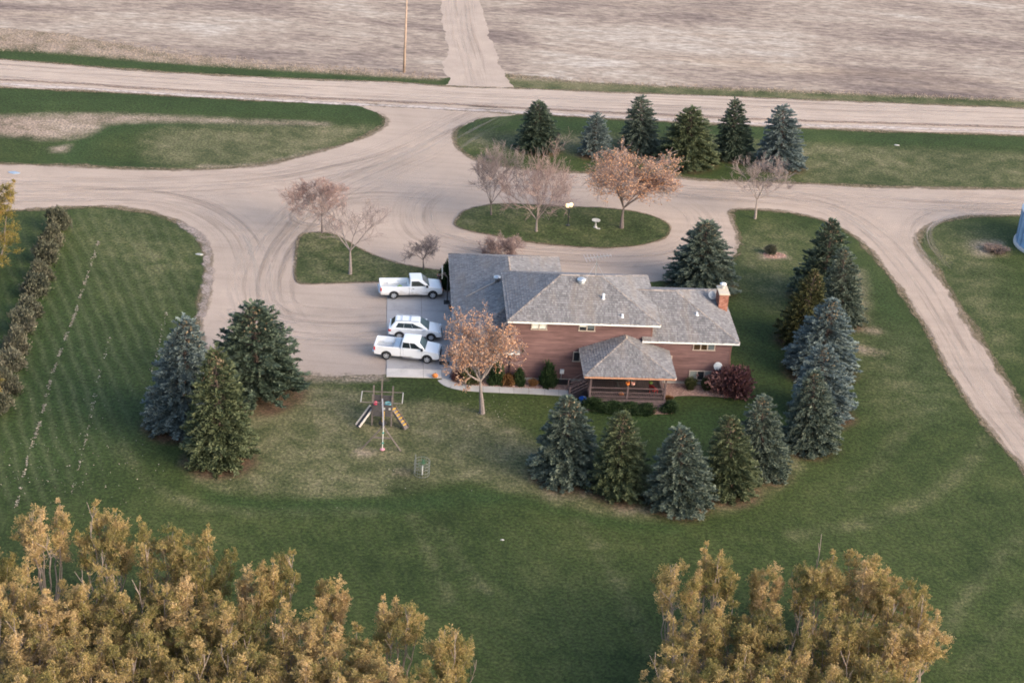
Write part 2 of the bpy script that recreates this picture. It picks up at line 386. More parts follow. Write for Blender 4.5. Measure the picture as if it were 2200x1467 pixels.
SPRUCE_SPOTS = [((1155, 330), 92), ((1278, 342), 70), ((1375, 334), 82), ((1478, 364), 122), ((1578, 347), 84), ((1680, 368), 98), ((1508, 636), 142), ((1768, 660), 130), ((1812, 706), 90), ((1722, 748), 108), ((1766, 822), 150), ((1772, 912), 132), ((1745, 978), 118), ((1640, 1036), 112), ((1572, 1077), 122), ((1462, 1106), 140), ((1332, 1078), 130), ((1218, 1046), 150), ((378, 938), 152), ((542, 874), 202), ((465, 1014), 152)]
def build_ground():
    fx = np.arange(-75, 80.01, 0.5); fy = np.arange(84, 236.01, 0.5)
    xs = np.concatenate([[-4000, -1500, -600, -250, -120], fx, [120, 250, 600, 1500, 4000]])
    ys = np.concatenate([[-1500, -300, 0, 60], fy, [300, 450, 800, 2000, 6000]])
    X, Y = np.meshgrid(xs, ys); P = np.stack([X.ravel(), Y.ravel()], 1); nx, ny = len(xs), len(ys)
    V = np.zeros((len(P), 3), np.float32); V[:, :2] = P
    q = np.arange(nx * ny).reshape(ny, nx)
    F = np.stack([q[:-1, :-1], q[:-1, 1:], q[1:, 1:], q[1:, :-1]], -1).reshape(-1, 4)
    me = bpy.data.meshes.new('lawn'); me.vertices.add(len(V)); me.vertices.foreach_set('co', V.ravel())
    me.loops.add(F.size); me.loops.foreach_set('vertex_index', F.ravel().astype(np.int32))
    me.polygons.add(len(F)); me.polygons.foreach_set('loop_start', np.arange(0, F.size, 4, dtype=np.int32))
    def soft(poly_px, w, strength=1.0):
        d = sd_poly(P, smooth_line(gl(poly_px), 1.5, True)); return strength * np.clip(0.5 - d / (2 * w), 0, 1)
    A = {k: np.zeros(len(P)) for k in ('dry', 'lush_and_shade', 'dirt', 'stripe', 'needle')}
    def put(k, *a): A[k] = np.maximum(A[k], soft(*a))
    # worn yard round the play set and in front of the house
    put('dry', [(395, 995), (420, 1028), (480, 1052), (560, 1063), (700, 1064), (850, 1058), (950, 1038), (1010, 1030), (1070, 1045), (1150, 1066), (1240, 1085), (1200, 1000), (1140, 940), (1080, 900), (960, 870), (860, 855), (700, 830), (560, 850), (480, 900)], .7, .80)
    put('dry', [(560, 960), (640, 910), (720, 960), (690, 1020), (560, 1030)], 2.5, .9)
    put('dry', [(1000, 1010), (1150, 1000), (1240, 1050), (1400, 1105), (1560, 1095), (1690, 1030), (1720, 985), (1660, 1010), (1560, 1075), (1440, 1112), (1300, 1098), (1180, 1068)], 1.0, .8)
    put('dry', [(450, 905), (620, 830), (660, 850), (560, 890), (480, 1010)], 1.2, .45)
    put('dirt', [(1170, 1050), (1260, 1045), (1280, 1062), (1190, 1066)], .8, .5)
    put('dirt', [(1320, 1085), (1400, 1082), (1420, 1098), (1330, 1097)], .8, .45)
    put('dirt', [(640, 802), (830, 803), (830, 815), (700, 820), (640, 818)], .5, .75)
    put('dirt', [(760, 965), (800, 968), (800, 978), (760, 978)], .5, .5)
    put('dirt', [(850, 1010), (875, 1010), (880, 1022), (850, 1022)], .5, .6)
    put('dirt', [(1800, 560), (1850, 580), (1860, 700), (1820, 690)], 1.0, .35)
    put('dirt', [(1830, 695), (1890, 705), (1890, 716), (1830, 712)], .6, .6)
    put('dirt', [(1835, 738), (1900, 758), (1890, 768), (1835, 752)], .6, .5)
    put('dirt', [(1635, 545), (1680, 545), (1690, 555), (1640, 556)], .5, .8)
    put('dry', [(1590, 500), (1720, 500), (1700, 640), (1610, 640)], 2.5, .38)
    put('dry', [(1860, 700), (1960, 740), (2030, 860), (1920, 900), (1850, 820)], 3, .3)
    put('dry', [(2000, 520), (2110, 500), (2140, 620), (2160, 760), (2060, 640)], 2.5, .4)
    put('dirt', [(2090, 520), (2150, 520), (2160, 545), (2100, 550)], .8, .55)
    # left triangle and strips along the road
    put('lush_and_shade', [(-300, 180), (760, 225), (830, 250), (820, 262), (500, 250), (-300, 235)], 1.5, .55)  # ditch grass: longer and greener, with the ditch's shading put into its colour
    put('dirt', [(-300, 248), (0, 250), (110, 246), (215, 246), (300, 248), (500, 258), (700, 266), (700, 269), (470, 262), (270, 262), (215, 272), (180, 292), (100, 300), (0, 290), (-300, 290)], 1.0, .85)
    put('dirt', [(105, 318), (150, 312), (145, 326), (115, 328)], .5, .6)
    put('lush_and_shade', [(200, 268), (300, 262), (600, 262), (790, 268), (790, 272), (300, 280), (200, 340), (330, 362), (100, 360)], 2.0, .9)
    put('dry', [(330, 285), (560, 272), (790, 274), (760, 296), (640, 330), (540, 352), (350, 358)], 1.5, .85)
    put('dirt', [(430, 356), (560, 350), (700, 318), (710, 324), (560, 362), (430, 366)], .6, .5)
    put('lush_and_shade', [(1100, 250), (1750, 280), (2200, 297), (2600, 310), (2600, 330), (2200, 318), (1730, 304), (1400, 285), (1000, 282)], 1.5, .6)  # right-hand ditch on flat ground, its shade painted as deeper green grass
    put('dry', [(1000, 290), (1330, 292), (1740, 312), (2600, 350), (2600, 370), (2200, 352), (1900, 345), (1720, 335), (1350, 335), (1050, 320)], 1.5, .72)
    put('dry', [(1740, 330), (2200, 352), (2200, 405), (1950, 398), (1730, 390)], 3, .6)
    put('lush_and_shade', [(-900, 70), (0, 112), (300, 132), (860, 172), (860, 180), (0, 130), (-900, 80)], .6, .6)
    put('dry', [(1090, 165), (1500, 190), (2200, 222), (3000, 250), (3000, 266), (2200, 233), (1500, 206), (1090, 190)], 1.0, .75)
    put('dry', [(-900, 10), (0, 50), (200, 75), (400, 108), (600, 132), (860, 152), (945, 160), (945, 172), (860, 168), (600, 150), (300, 130), (0, 106), (-900, 66)], .8, .3)
    put('dirt', [(-900, 10), (0, 48), (200, 72), (400, 105), (600, 130), (860, 150), (945, 158), (945, 170), (860, 166), (600, 149), (300, 129), (0, 105), (-900, 64)], .8, .85)
    put('dirt', [(1090, 155), (1300, 172), (1600, 184), (2200, 208), (3000, 236), (3000, 246), (2200, 217), (1600, 193), (1300, 180), (1090, 166)], .8, .8)
    for ln, wd_, st_ in (([(885, 1110), (920, 1180), (965, 1290)], .7, .30), ([(940, 1125), (985, 1200), (1040, 1270)], .7, .28), ([(1440, 1480), (1300, 1200), (1240, 1120)], .8, .22), ([(1850, 1125), (1980, 1075), (2090, 990)], .9, .28), ([(1700, 1150), (1900, 1110), (2060, 1020), (2120, 940)], .9, .25), ([(1880, 1010), (1940, 930), (1960, 840), (1930, 760)], .8, .25), ([(1830, 1050), (1905, 960), (1920, 850), (1895, 780)], .7, .22), ([(2000, 1400), (2100, 1250), (2200, 1150)], .9, .25), ([(2080, 1430), (2200, 1300)], .9, .25), ([(260, 960), (330, 1040), (480, 1095), (800, 1100)], .8, .25)):
        L_ = smooth_line(gl(ln), 1.0); poly = [p for p in L_]; dd_ = np.full(len(P), 1e9)
        for p in poly: dd_ = np.minimum(dd_, np.hypot(P[:, 0] - p.x, P[:, 1] - p.y))
        A['dry'] = np.maximum(A['dry'], np.clip(1.2 - dd_ / wd_, 0, 1) * st_)
    put('stripe', [(60, 480), (250, 450), (380, 480), (440, 560), (420, 700), (300, 800), (200, 1000), (0, 1100), (-60, 900)], 3.0, .6)
    put('stripe', [(400, 1060), (1100, 1080), (1500, 1120), (1900, 1000), (2200, 1030), (2200, 1467), (400, 1467)], 3.0, .10)
    put('dry', [(230, 460), (380, 500), (420, 620), (330, 640), (240, 560)], 4.0, .25)
    put('lush_and_shade', [(0, 500), (200, 700), (330, 850), (250, 1000), (0, 1000)], 4.0, .6)
    put('lush_and_shade', [(1250, 880), (1500, 870), (1640, 880), (1680, 780), (1640, 700), (1600, 780), (1700, 900), (1560, 960), (1300, 910)], 1.6, .8)
    put('lush_and_shade', [(1850, 560), (1960, 690), (2050, 860), (1980, 900), (1880, 700)], 2.0, .5)
    put('lush_and_shade', [(440, 1050), (520, 1066), (700, 1070), (880, 1066), (980, 1046), (1060, 1052), (1180, 1080), (1320, 1108), (1460, 1122), (1460, 1145), (1300, 1130), (1100, 1085), (880, 1100), (600, 1105), (440, 1080)], .8, .8)
    for bp, wpx in SPRUCE_SPOTS:           # needle litter under each spruce
        q = G(*bp); sc = abs(PX(q + Vector((1, 0, 0)))[0] - PX(q)[0]); rr = wpx / 2 / sc * 1.08; d = np.hypot(P[:, 0] - q.x, P[:, 1] - q.y - rr * .62) - rr * .97; A['needle'] = np.maximum(A['needle'], np.clip(.5 - d / 1.0, 0, 1) * .85)
    for k, a in A.items():
        at = me.attributes.new(k, 'FLOAT', 'POINT'); at.data.foreach_set('value', a.astype(np.float32))
    me.materials.append(grass); me.update(calc_edges=True); me.validate()
    kind(link('lawn', me), 'structure')
build_ground()

FIELD_EDGE = [(-900, 20), (0, 62), (200, 85), (400, 118), (600, 140), (860, 160), (945, 168), (1085, 160), (1300, 178), (1600, 190), (1900, 203), (2200, 214), (3000, 240)]
fe = gl(FIELD_EDGE); far = [Vector((3500, fe[-1].y + 200)), Vector((3500, 6500)), Vector((-3500, 6500)), Vector((-3500, fe[0].y))]
def field_sheet():
    edge = jitter(smooth_line(fe, 0.6), 0.35, 4.0)
    bm = bmesh.new(); vs = [bm.verts.new((p.x, p.y, .004)) for p in edge] + [bm.verts.new((p.x, p.y, .004)) for p in far]
    f = bm.faces.new(vs); f.normal_update()
    if f.normal.z < 0: f.normal_flip()
    bmesh.ops.triangulate(bm, faces=[f]); me = bpy.data.meshes.new('field'); bm.to_mesh(me); bm.free()
    me.materials.append(field_material()); kind(link('field', me), 'structure')
field_sheet()
drive_pts = gl(DRIVE_N_L) + gl([(740, 212), (1000, 215), (1130, 232)]) + gl(DRIVE_N_R) + gl(DRIVE_BIN) + gl(DRIVE_LAWN_R) + gl([(1150, 608), (1000, 640), (975, 740), (968, 800), (940, 806)]) + gl(DRIVE_LAWN_L)
drive = sheet('driveway', drive_pts, .008, gravel_d, 0.3, 0.26)
access = sheet('field_track', gl([(962, 196), (966, 170), (952, 150), (962, 110), (952, 60), (946, 0), (938, -120), (1020, -120), (1032, 0), (1046, 60), (1064, 110), (1080, 150), (1094, 180), (1100, 196)]), .012, gravel_material('track_gravel', (.41, .335, .285), False), 0.5, 0.35)
road = sheet('gravel_road', gl(ROAD_TOP) + gl(ROAD_BOT), .016, gravel, 0.6, 0.12)
isl_mat = grass.copy(); isl_mat.name = 'lawn_island'
island = sheet('lawn_island', gl(ISLAND), .075, grass, 0.3, 0.10)
planter = sheet('lawn_bed', gl(PLANTER), .075, grass, 0.3, 0.12)
for o, dv in ((island, .20), (planter, .42)):
    me = o.data
    for k, val in (('dry', dv), ('lush_and_shade', .0), ('dirt', 0), ('stripe', 0), ('needle', 0)):
        at = me.attributes.new(k, 'FLOAT', 'POINT'); at.data.foreach_set('value', np.full(len(me.vertices), val, np.float32))

# loose edges between gravel and grass, windrow on the road, wheel tracks
fringe = ribbon_material('dry_grass_fringe', [(.10, .08, .045), (.27, .215, .15)], .62, 2.2)
spill = ribbon_material('gravel_spill', [(.30, .24, .21), (.44, .37, .335)], .60, 4.0)
EDGES = [(DRIVE_N_L, 1.3), (DRIVE_N_R, 1.1), (DRIVE_BIN, 1.2), (DRIVE_LAWN_R[:-2], 1.0), (DRIVE_LAWN_L, 1.2)]
for i, (e, wd) in enumerate(EDGES):
    ribbon('grass_fringe', gl(e), wd, .020, fringe, drive, 0.4, 0.15, 2.0 + i, 0, .8)
ribbon('gravel_spill', gl(DRIVE_LAWN_L[8:16]), 1.1, .024, spill, drive, 0.4, 0.4, 8.0, 0, .8)
for nm, pts_, o in (('grass_fringe', ISLAND, island), ('grass_fringe', PLANTER, planter)):
    ribbon(nm, gl(pts_), .45, .082, fringe, o, 0.3, 0.1, 12.0, 0, .6, True)
ribbon('grass_fringe', gl(ROAD_BOT[::-1]), 1.0, .022, fringe, road, 0.6, 0.2, 20.0, 0, .8)
ribbon('grass_fringe', gl(ROAD_TOP), .9, .022, fringe, road, 0.6, 0.2, 21.0, 0, .8)
def streak_material(name, col, lo, k, seed):
    """loose or packed gravel drawn out along the lane by the wheels (attribute 'run' = metres along and across)"""
    m, nt, b = new_mat(name); v = attr(nt, 'run', 'Vector')
    f = noise_tex(nt, mapping(nt, v, (.05, 1.5, 1), (0, 0, 0), (seed, seed * 3, 0)), 1.0, 5, .62, .15); g = noise_tex(nt, mapping(nt, v, (.04, .12, 1), (0, 0, 0), (seed, 0, 0)), 1.0, 3, .5)
    fine = noise_tex(nt, geopos(nt), 6.0, 4, .75)
    al = math_n(nt, 'MULTIPLY', math_n(nt, 'SUBTRACT', math_n(nt, 'ADD', math_n(nt, 'MULTIPLY', f, .8), math_n(nt, 'MULTIPLY', g, .2)), lo), k, True)
    al = math_n(nt, 'MULTIPLY', math_n(nt, 'MULTIPLY', al, attr(nt, 'fade')), math_n(nt, 'ADD', math_n(nt, 'MULTIPLY', fine, 1.0), .35), True)
    L(nt, ramp(nt, fine, [(.3, tuple(c * .93 for c in col)), (.7, tuple(c * 1.07 for c in col))]), b.inputs['Base Color']); b.inputs['Roughness'].default_value = .95; b.inputs['Specular IOR Level'].default_value = .1; L(nt, al, b.inputs['Alpha']); return m
dark_st = streak_material('packed_streaks', (.295, .236, .198), .52, 4.2, 3.1); pale_st = streak_material('loose_gravel_streaks', (.50, .425, .37), .51, 5.5, 17.7)
def lane(pts, width, z, parent, seed, fade_ends=True):
    line = smooth_line(gl(pts), .8); offs = np.linspace(-1, 1, 9); n = len(line); vs = []; fd = []; run = []; dist = 0.0
    for i, p in enumerate(line):
        a = line[max(i - 1, 0)]; b = line[min(i + 1, n - 1)]; d = (b - a).normalized(); nn = Vector((-d.y, d.x)); dist += (p - a).length
        e = min(1.0, min(i, n - 1 - i) / max(1, .15 * n)) if fade_ends else 1.0
        for o in offs:
            q = p + nn * width / 2 * o; vs.append((q.x, q.y, z)); fd.append(max(0, 1 - abs(o) ** 2.5) * e); run.append((dist, o * width / 2, seed))
    m = len(offs); fs = [(i * m + k, i * m + k + 1, (i + 1) * m + k + 1, (i + 1) * m + k) for i in range(n - 1) for k in range(m - 1)]
    for q, mt in enumerate((dark_st, pale_st)):
        me = bpy.data.meshes.new('wheel_track'); me.from_pydata([(x, y, zz + .0015 * q) for x, y, zz in vs], [], fs)
        at = me.attributes.new('fade', 'FLOAT', 'POINT'); at.data.foreach_set('value', np.array(fd, np.float32)); at = me.attributes.new('run', 'FLOAT_VECTOR', 'POINT'); at.data.foreach_set('vector', np.array(run, np.float32).ravel())
        me.materials.append(mt); me.update(); link('wheel_track', me, parent)
windrow = ribbon_material('windrow_dirt', [(.19, .145, .122), (.29, .225, .195)], .80, 2.0)
WIND = [(-900, 120), (0, 172), (200, 183), (400, 196), (700, 213), (900, 222), (1170, 236), (1400, 247), (1700, 260), (2200, 275), (3000, 304)]
ribbon('windrow', gl(WIND), .7, .034, windrow, road, 0.6, 0.15, 30.0, .10, .7, False, False)
ribbon('loose_strip', gl([(x, y + 9) for x, y in WIND]), 1.0, .0285, ribbon_material('pale_strip', [(.45, .385, .35), (.53, .46, .425)], .8, 2.0), road, 0.6, 0.12, 31.0, 0, .5, False, False)
lane([(-900, 95), (0, 157), (300, 176), (600, 192), (900, 205), (1100, 214), (1400, 226), (1700, 238), (2200, 256), (3000, 285)], 9.0, .020, road, 1.0, False)
LANES = [
    ([(1060, 230), (985, 262), (900, 302), (820, 338), (720, 362), (600, 385), (450, 398), (250, 405), (0, 404), (-250, 402)], 6.5),
    ([(1090, 232), (1000, 275), (920, 322), (830, 362), (740, 402), (680, 440), (630, 490), (585, 550), (565, 620), (590, 690), (650, 740)], 7.0),
    ([(-200, 428), (100, 426), (260, 420), (370, 430), (450, 456), (510, 500), (540, 560), (550, 630), (580, 700)], 5.5),
    ([(780, 385), (900, 392), (1050, 398), (1300, 402), (1550, 415), (1700, 428), (1800, 452), (1880, 500), (1950, 575), (2010, 665), (2080, 785), (2150, 890), (2215, 970), (2330, 1180)], 5.0),
    ([(1450, 405), (1700, 415), (1900, 428), (2050, 434), (2250, 436), (2500, 440)], 6.0),
    ([(2030, 590), (1975, 520), (1985, 478), (2060, 455), (2250, 448)], 4.0),
    ([(960, 400), (900, 440), (905, 495), (960, 520), (1100, 545), (1300, 556), (1430, 548), (1500, 515), (1500, 465), (1450, 430)], 5.5),
    ([(720, 480), (650, 470), (690, 435), (800, 420), (930, 425)], 5.0),
    ([(540, 650), (600, 690), (720, 705), (840, 700)], 9.0), ([(985, -80), (990, 40), (1010, 120), (1030, 195)], 4.5)]
for i, (t, wd) in enumerate(LANES): lane(t, wd, .026 + .0035 * i, access if i == 9 else drive, 10.0 + i)

# ------------------------------------------------------------------ concrete
def concrete_mat(name, base):
    m, nt, b = new_mat(name); p = geopos(nt)
    a = noise_tex(nt, p, 0.5, 5, 0.65, .5); f = noise_tex(nt, p, 9, 4, 0.7)
    s = math_n(nt, 'ADD', math_n(nt, 'MULTIPLY', a, .65), math_n(nt, 'MULTIPLY', f, .35))
    L(nt, ramp(nt, s, [(.35, tuple(c * .80 for c in base)), (.5, base), (.66, tuple(min(1, c * 1.12) for c in base))]), b.inputs['Base Color'])
    b.inputs['Roughness'].default_value = .85; bump(nt, b, f, .25, .02); return m
conc_grey = concrete_mat('grey_concrete', (.36, .345, .345)); conc_pale = concrete_mat('pale_concrete', (.60, .55, .505)); conc_walk = concrete_mat('walk_concrete', (.40, .385, .375))
joint_mat = plain('joint_soil', (.10, .085, .075), .95)
def poly_uv(px): p = G(*px) - HO; return p.dot(HU), p.dot(HV)
au0 = poly_uv((831, 700))[0]
apron = bpy.data.objects.new('concrete_apron', None); COL.objects.link(apron); kind(apron, 'structure'); apron.location = HO; apron.rotation_euler = (0, 0, PHI)
us = [au0, au0 + 2.95, -6.0]; us = [au0, (au0 - 5.3) / 2, -5.3]; vsb = [.55, 2.0, 5.6, 9.4, 13.2, 17.2]
base_mb = MB().box(au0 + .02, -5.32, vsb[0] + .02, vsb[-1] - .02, -.05, .05); base_mb.build('slab_joint', joint_mat, apron)
for j in range(len(vsb) - 1):
    for i in range(2):
        a0, a1 = us[i] + .012, us[i + 1] - .012
        if j == 0 and i == 1: a1 = -6.95
        MB().box(a0, a1, vsb[j] + .012, vsb[j + 1] - .012, -.05, .065).build('slab', conc_pale if j == 0 else conc_grey, apron)
MB().box(-6.93, -5.98, .25, vsb[1] + .5, -.05, .072).build('slab', conc_walk, apron)
# garden walk, slab by slab along a curve
walk = bpy.data.objects.new('garden_walk', None); COL.objects.link(walk); kind(walk, 'structure')
wl = smooth_line(gl([(951, 815), (962, 824), (985, 831), (1020, 835), (1080, 838), (1150, 841), (1235, 846)]), .25)
k = 0; run = 0.0; start = 0
for i in range(1, len(wl)):
    run += (wl[i] - wl[i - 1]).length
    if run > 1.15 or i == len(wl) - 1:
        seg = wl[start:i + 1]; mb = MB(); lo = []; hi = []
        for q, p in enumerate(seg):
            a = seg[max(q - 1, 0)]; b2 = seg[min(q + 1, len(seg) - 1)]; d = (b2 - a).normalized(); nn = Vector((-d.y, d.x))
            sh = d * (.012 if q == 0 else (-.012 if q == len(seg) - 1 else 0)); lo.append(p + sh - nn * .5); hi.append(p + sh + nn * .5)
        ring = lo + hi[::-1]; n = len(ring)
        mb.add([(p.x, p.y, -.05) for p in ring] + [(p.x, p.y, .045) for p in ring], [tuple(range(n))[::-1], tuple(range(n, 2 * n))] + [(a, (a + 1) % n, (a + 1) % n + n, a + n) for a in range(n)])
        mb.build('slab', conc_walk, walk); start = i; run = 0.0

# rock mulch beds
rock_mat = toned('pink_rock', [(0, (.20, .125, .10)), (.5, (.33, .21, .17)), (1, (.46, .33, .28))], .9)
bed_mat = gravel_material('rock_mulch', (.31, .20, .165), False, 3.0)
BED_L = [HP(-5.9, .7), HP(-6.2, .2), HP(-5.4, -.35), HP(-3.5, -.75), HP(0, -.9), HP(4.3, -1.0), HP(5.4, -1.0), HP(5.4, .7)]
BED_R = [HP(5.2, -4.3), HP(8, -4.75), HP(12.6, -4.65), HP(13.0, -4.2), HP(12.9, -2.2), HP(13.6, -1.5), HP(16, -1.35), HP(18.6, -1.5), HP(19.4, -.6), HP(19.2, 2), HP(18.9, 5.8), HP(18.2, 5.8), HP(18.1, .7), HP(12.3, .7), HP(12.2, -3.6), HP(5.4, -3.6)]
rng = np.random.default_rng(5)
def scatter_rocks(parent, poly, n, rmin, rmax, z=.02, name='rocks'):
    P = np.array([(p.x, p.y) for p in poly]); lo, hi = P.min(0), P.max(0); pts = rng.uniform(lo, hi, (n * 4, 2)); pts = pts[sd_poly(pts, poly) < -.05][:n]
    base = np.array([(1, 0, 0), (-.5, .87, 0), (-.5, -.87, 0), (0, 0, .8)], float); fs = [(0, 1, 3), (1, 2, 3), (2, 0, 3)]
    tri = []; tn = []
    for x, y in pts:
        r = rng.uniform(rmin, rmax); a = rng.uniform(0, 6.3); ca, sa = math.cos(a), math.sin(a)
        b = base * r * rng.uniform(.7, 1.3, (4, 1)); q = np.stack([b[:, 0] * ca - b[:, 1] * sa + x, b[:, 0] * sa + b[:, 1] * ca + y, b[:, 2] + z], 1); t = rng.uniform()
        for f in fs: tri.append(q[list(f)]); tn.append(t)
    o = link(name, np_mesh(name, np.array(tri), 3, tn, rock_mat), parent); o['kind'] = 'stuff'
for poly, nn in ((BED_L, 1500), (BED_R, 2200)):
    o = sheet('rock_bed', poly, .034, bed_mat, .4, .06); scatter_rocks(o, poly, nn, .03, .085, .034)

# =================================================================== THE HOUSE
def shingle_mat():
    m, nt, b = new_mat('weathered_shakes')
    t = attr(nt, 'tone'); o = objco(nt)
    st = noise_tex(nt, mapping(nt, o, (1.0, .22, .22)), .8, 5, .6, .4); big = noise_tex(nt, o, .22, 4, .6)
    s = math_n(nt, 'ADD', math_n(nt, 'MULTIPLY', t, .40), math_n(nt, 'MULTIPLY', st, .60))
    colr = ramp(nt, s, [(.12, (.120, .116, .122)), (.38, (.185, .180, .186)), (.60, (.248, .242, .248)), (.85, (.345, .335, .335))])
    colr = mixc(nt, math_n(nt, 'MULTIPLY', math_n(nt, 'SUBTRACT', st, .50), 3.0, True), colr, (.205, .168, .140))
    g = noise_tex(nt, o, 14, 3, .7)
    colr = mixc(nt, 1.0, colr, ramp(nt, g, [(.3, (.82, .82, .82)), (.7, (1.15, 1.14, 1.13))]), 'MULTIPLY')
    L(nt, colr, b.inputs['Base Color']); b.inputs['Roughness'].default_value = .9; b.inputs['Specular IOR Level'].default_value = .25
    return m
def siding_mat():
    m, nt, b = new_mat('cedar_siding'); o = objco(nt)
    a = noise_tex(nt, mapping(nt, o, (.35, 1, 3.5)), 1.1, 5, .65); f = noise_tex(nt, mapping(nt, o, (.6, 1, 12)), 2.0, 4, .7)
    big = noise_tex(nt, o, .3, 3, .6)
    s = math_n(nt, 'ADD', math_n(nt, 'MULTIPLY', a, .5), math_n(nt, 'MULTIPLY', f, .3)); s = math_n(nt, 'ADD', s, math_n(nt, 'MULTIPLY', big, .2))
    L(nt, ramp(nt, s, [(.36, (.095, .054, .053)), (.48, (.145, .083, .080)), (.56, (.185, .108, .102)), (.66, (.25, .152, .142))]), b.inputs['Base Color'])
    b.inputs['Roughness'].default_value = .8; b.inputs['Specular IOR Level'].default_value = .25; return m
shake_m = shingle_mat(); siding = siding_mat()
deck_m = plain('roof_deck', (.12, .11, .11), .9); white_trim = plain('white_gutter', (.74, .74, .73), .45, 0, .06)
soffit_m = plain('tan_soffit', (.34, .24, .19), .7); found_m = plain('foundation_concrete', (.42, .40, .36), .9, 0, .15, 2)
capm = toned('hip_cap_wood', [(0, (.17, .145, .13)), (.5, (.27, .23, .205)), (1, (.38, .32, .28))], .9)
brick_m = plain('chimney_brick_red', (.30, .125, .085), .9, 0, .25, 5); mortar = plain('mortar', (.34, .27, .23), .95)
porch_wood = plain('shade_dark_porch_wood', (.055, .037, .040), .75, 0, .3, 3); rail_wood = plain('mauve_rail_wood', (.135, .095, .098), .75, 0, .25, 4); porch_floor = plain('shade_dark_floor_wood', (.062, .046, .046), .8, 0, .25, 3)  # porch wood and floor coloured darker to carry the shade inside the porch
frame_m = plain('tan_window_frame', (.46, .38, .32), .6); 
glass_dark = plain('dark_glass', (.03, .034, .038), .06, 0, .3, 1, spec=.7)
def curtain(name, c): return plain(name, c, .35, 0, .12, 4)

house = thing('house', 'red brown cedar house with grey shake hip roofs and attached garage', 'house', HO, PHI)
rnd = random.Random(11)

def roof_plane(deck, shakes, pts, exposure=.26, thick=.10, seed=0):
    """pts: 3-D polygon, pts[0]->pts[1] is the eave"""
    pts = [Vector(p) for p in pts]; e = (pts[1] - pts[0]).normalized()
    n = (pts[1] - pts[0]).cross(pts[2] - pts[0]).normalized()
    if n.z < 0: n = -n
    s = n.cross(e); 
    if s.z < 0: s = -s
    lo = [p - n * thick for p in pts]; m = len(pts)
    deck.add(pts + lo, [tuple(range(m)), tuple(range(m, 2 * m))[::-1]] + [(i, (i + 1) % m, (i + 1) % m + m, i + m) for i in range(m)])
    ab = [((p - pts[0]).dot(e), (p - pts[0]).dot(s)) for p in pts]; bmax = max(b for a, b in ab); r = random.Random(seed)
    b = -0.05; row = 0
    while b < bmax - .05:
        bb = max(b + exposure * .5, .01); xs = []
        for i in range(m):
            (a0, b0), (a1, b1) = ab[i - 1], ab[i]
            if (b0 <= bb) != (b1 <= bb): xs.append(a0 + (a1 - a0) * (bb - b0) / (b1 - b0))
        if len(xs) >= 2:
            x0, x1 = min(xs), max(xs); a = x0 + r.uniform(-.1, 0)
            while a < x1 - .03:
                w = r.uniform(.09, .19); a1 = min(a + w, x1 + .02); aa = max(a, x0 - .02)
                if a1 - aa > .03:
                    butt = b + r.uniform(-.03, .02); top = min(b + exposure * 1.35, bmax + .02); h = .065 + r.uniform(0, .02); g = .006
                    def q(x, y, z): return pts[0] + e * x + s * y + n * z
                    v = [q(aa + g, butt, .004), q(a1 - g, butt, .004), q(a1 - g, butt, h), q(aa + g, butt, h), q(a1 - g, top, .012), q(aa + g, top, .012)]
                    shakes.add(v, [(0, 1, 2, 3), (3, 2, 4, 5), (0, 3, 5), (1, 4, 2)], r.random())
                a = a1
        b += exposure; row += 1
def caps(parent, a, b, w=.13, seed=0, mat=None):
    a = Vector(a); b = Vector(b); d = (b - a); Ln = d.length; d.normalize(); r = random.Random(seed); side = d.cross(Vector((0, 0, 1))).normalized(); up = side.cross(d)
    mb = MB(); t = 0.0
    while t < Ln - .05:
        p0 = a + d * t + up * .075; p1 = a + d * min(t + .40, Ln + .03) + up * .05; dr = Vector((0, 0, -.07))
        mb.add([p0 - side * w + dr, p0, p0 + side * w + dr, p1 - side * w + dr, p1, p1 + side * w + dr], [(0, 1, 4, 3), (1, 2, 5, 4), (0, 2, 1), (3, 4, 5)], r.random()); t += .27
    return mb.build('hip_cap', mat or capm, parent, tone=True)
def roof_group(name, planes, hips, gut, seed, exposure=.26, gmat=None, eave_mats=None):
    dk = MB(); sh = MB()
    for i, p in enumerate(planes): roof_plane(dk, sh, p, exposure, .10, seed * 31 + i)
    d = dk.build(name, deck_m, house)
    o = sh.build('roof_shakes', shake_m, d, tone=True); o['kind'] = 'stuff'
    for i, (a, b) in enumerate(hips): caps(d, a, b, .13, seed + i)
    for i, (a, b) in enumerate(gut):
        a = Vector(a); b = Vector(b); MB().beam(a - Vector((0, 0, .10)), b - Vector((0, 0, .10)), .11, .17).build('gutter', (eave_mats or {}).get(i, gmat or white_trim), d, bevel=.015)
    return d
PIT = .449
MU0, MU1, MV1, ZM = -1.56, 11.65, 9.68, 6.13
h = MV1 / 2; zr = ZM + PIT * h
RL, RR = (MU0 + h, h, zr), (MU1 - h, h, zr)
c00, c10, c11, c01 = (MU0, 0, ZM), (MU1, 0, ZM), (MU1, MV1, ZM), (MU0, MV1, ZM)
main_roof = roof_group('main_roof', [[c00, c10, RR, RL], [c01, c00, RL], [c10, c11, RR], [c11, c01, RL, RR]],
    [(c00, RL), (c10, RR), (c01, RL), (c11, RR), (RL, RR)], [(c00, c10), (c01, c00), (c10, c11)], 1)
WU0, WU1, WV0, WV1, ZW = 10.27, 18.78, .22, 10.62, 4.47
hw = (WV1 - WV0) / 2; zwr = ZW + PIT * hw; vm = WV0 + hw
w00, w10, w11 = (WU0, WV0, ZW), (WU1, WV0, ZW), (WU1, WV1, ZW); WR = (WU1 - hw, vm, zwr); WL = (10.1, vm, zwr)
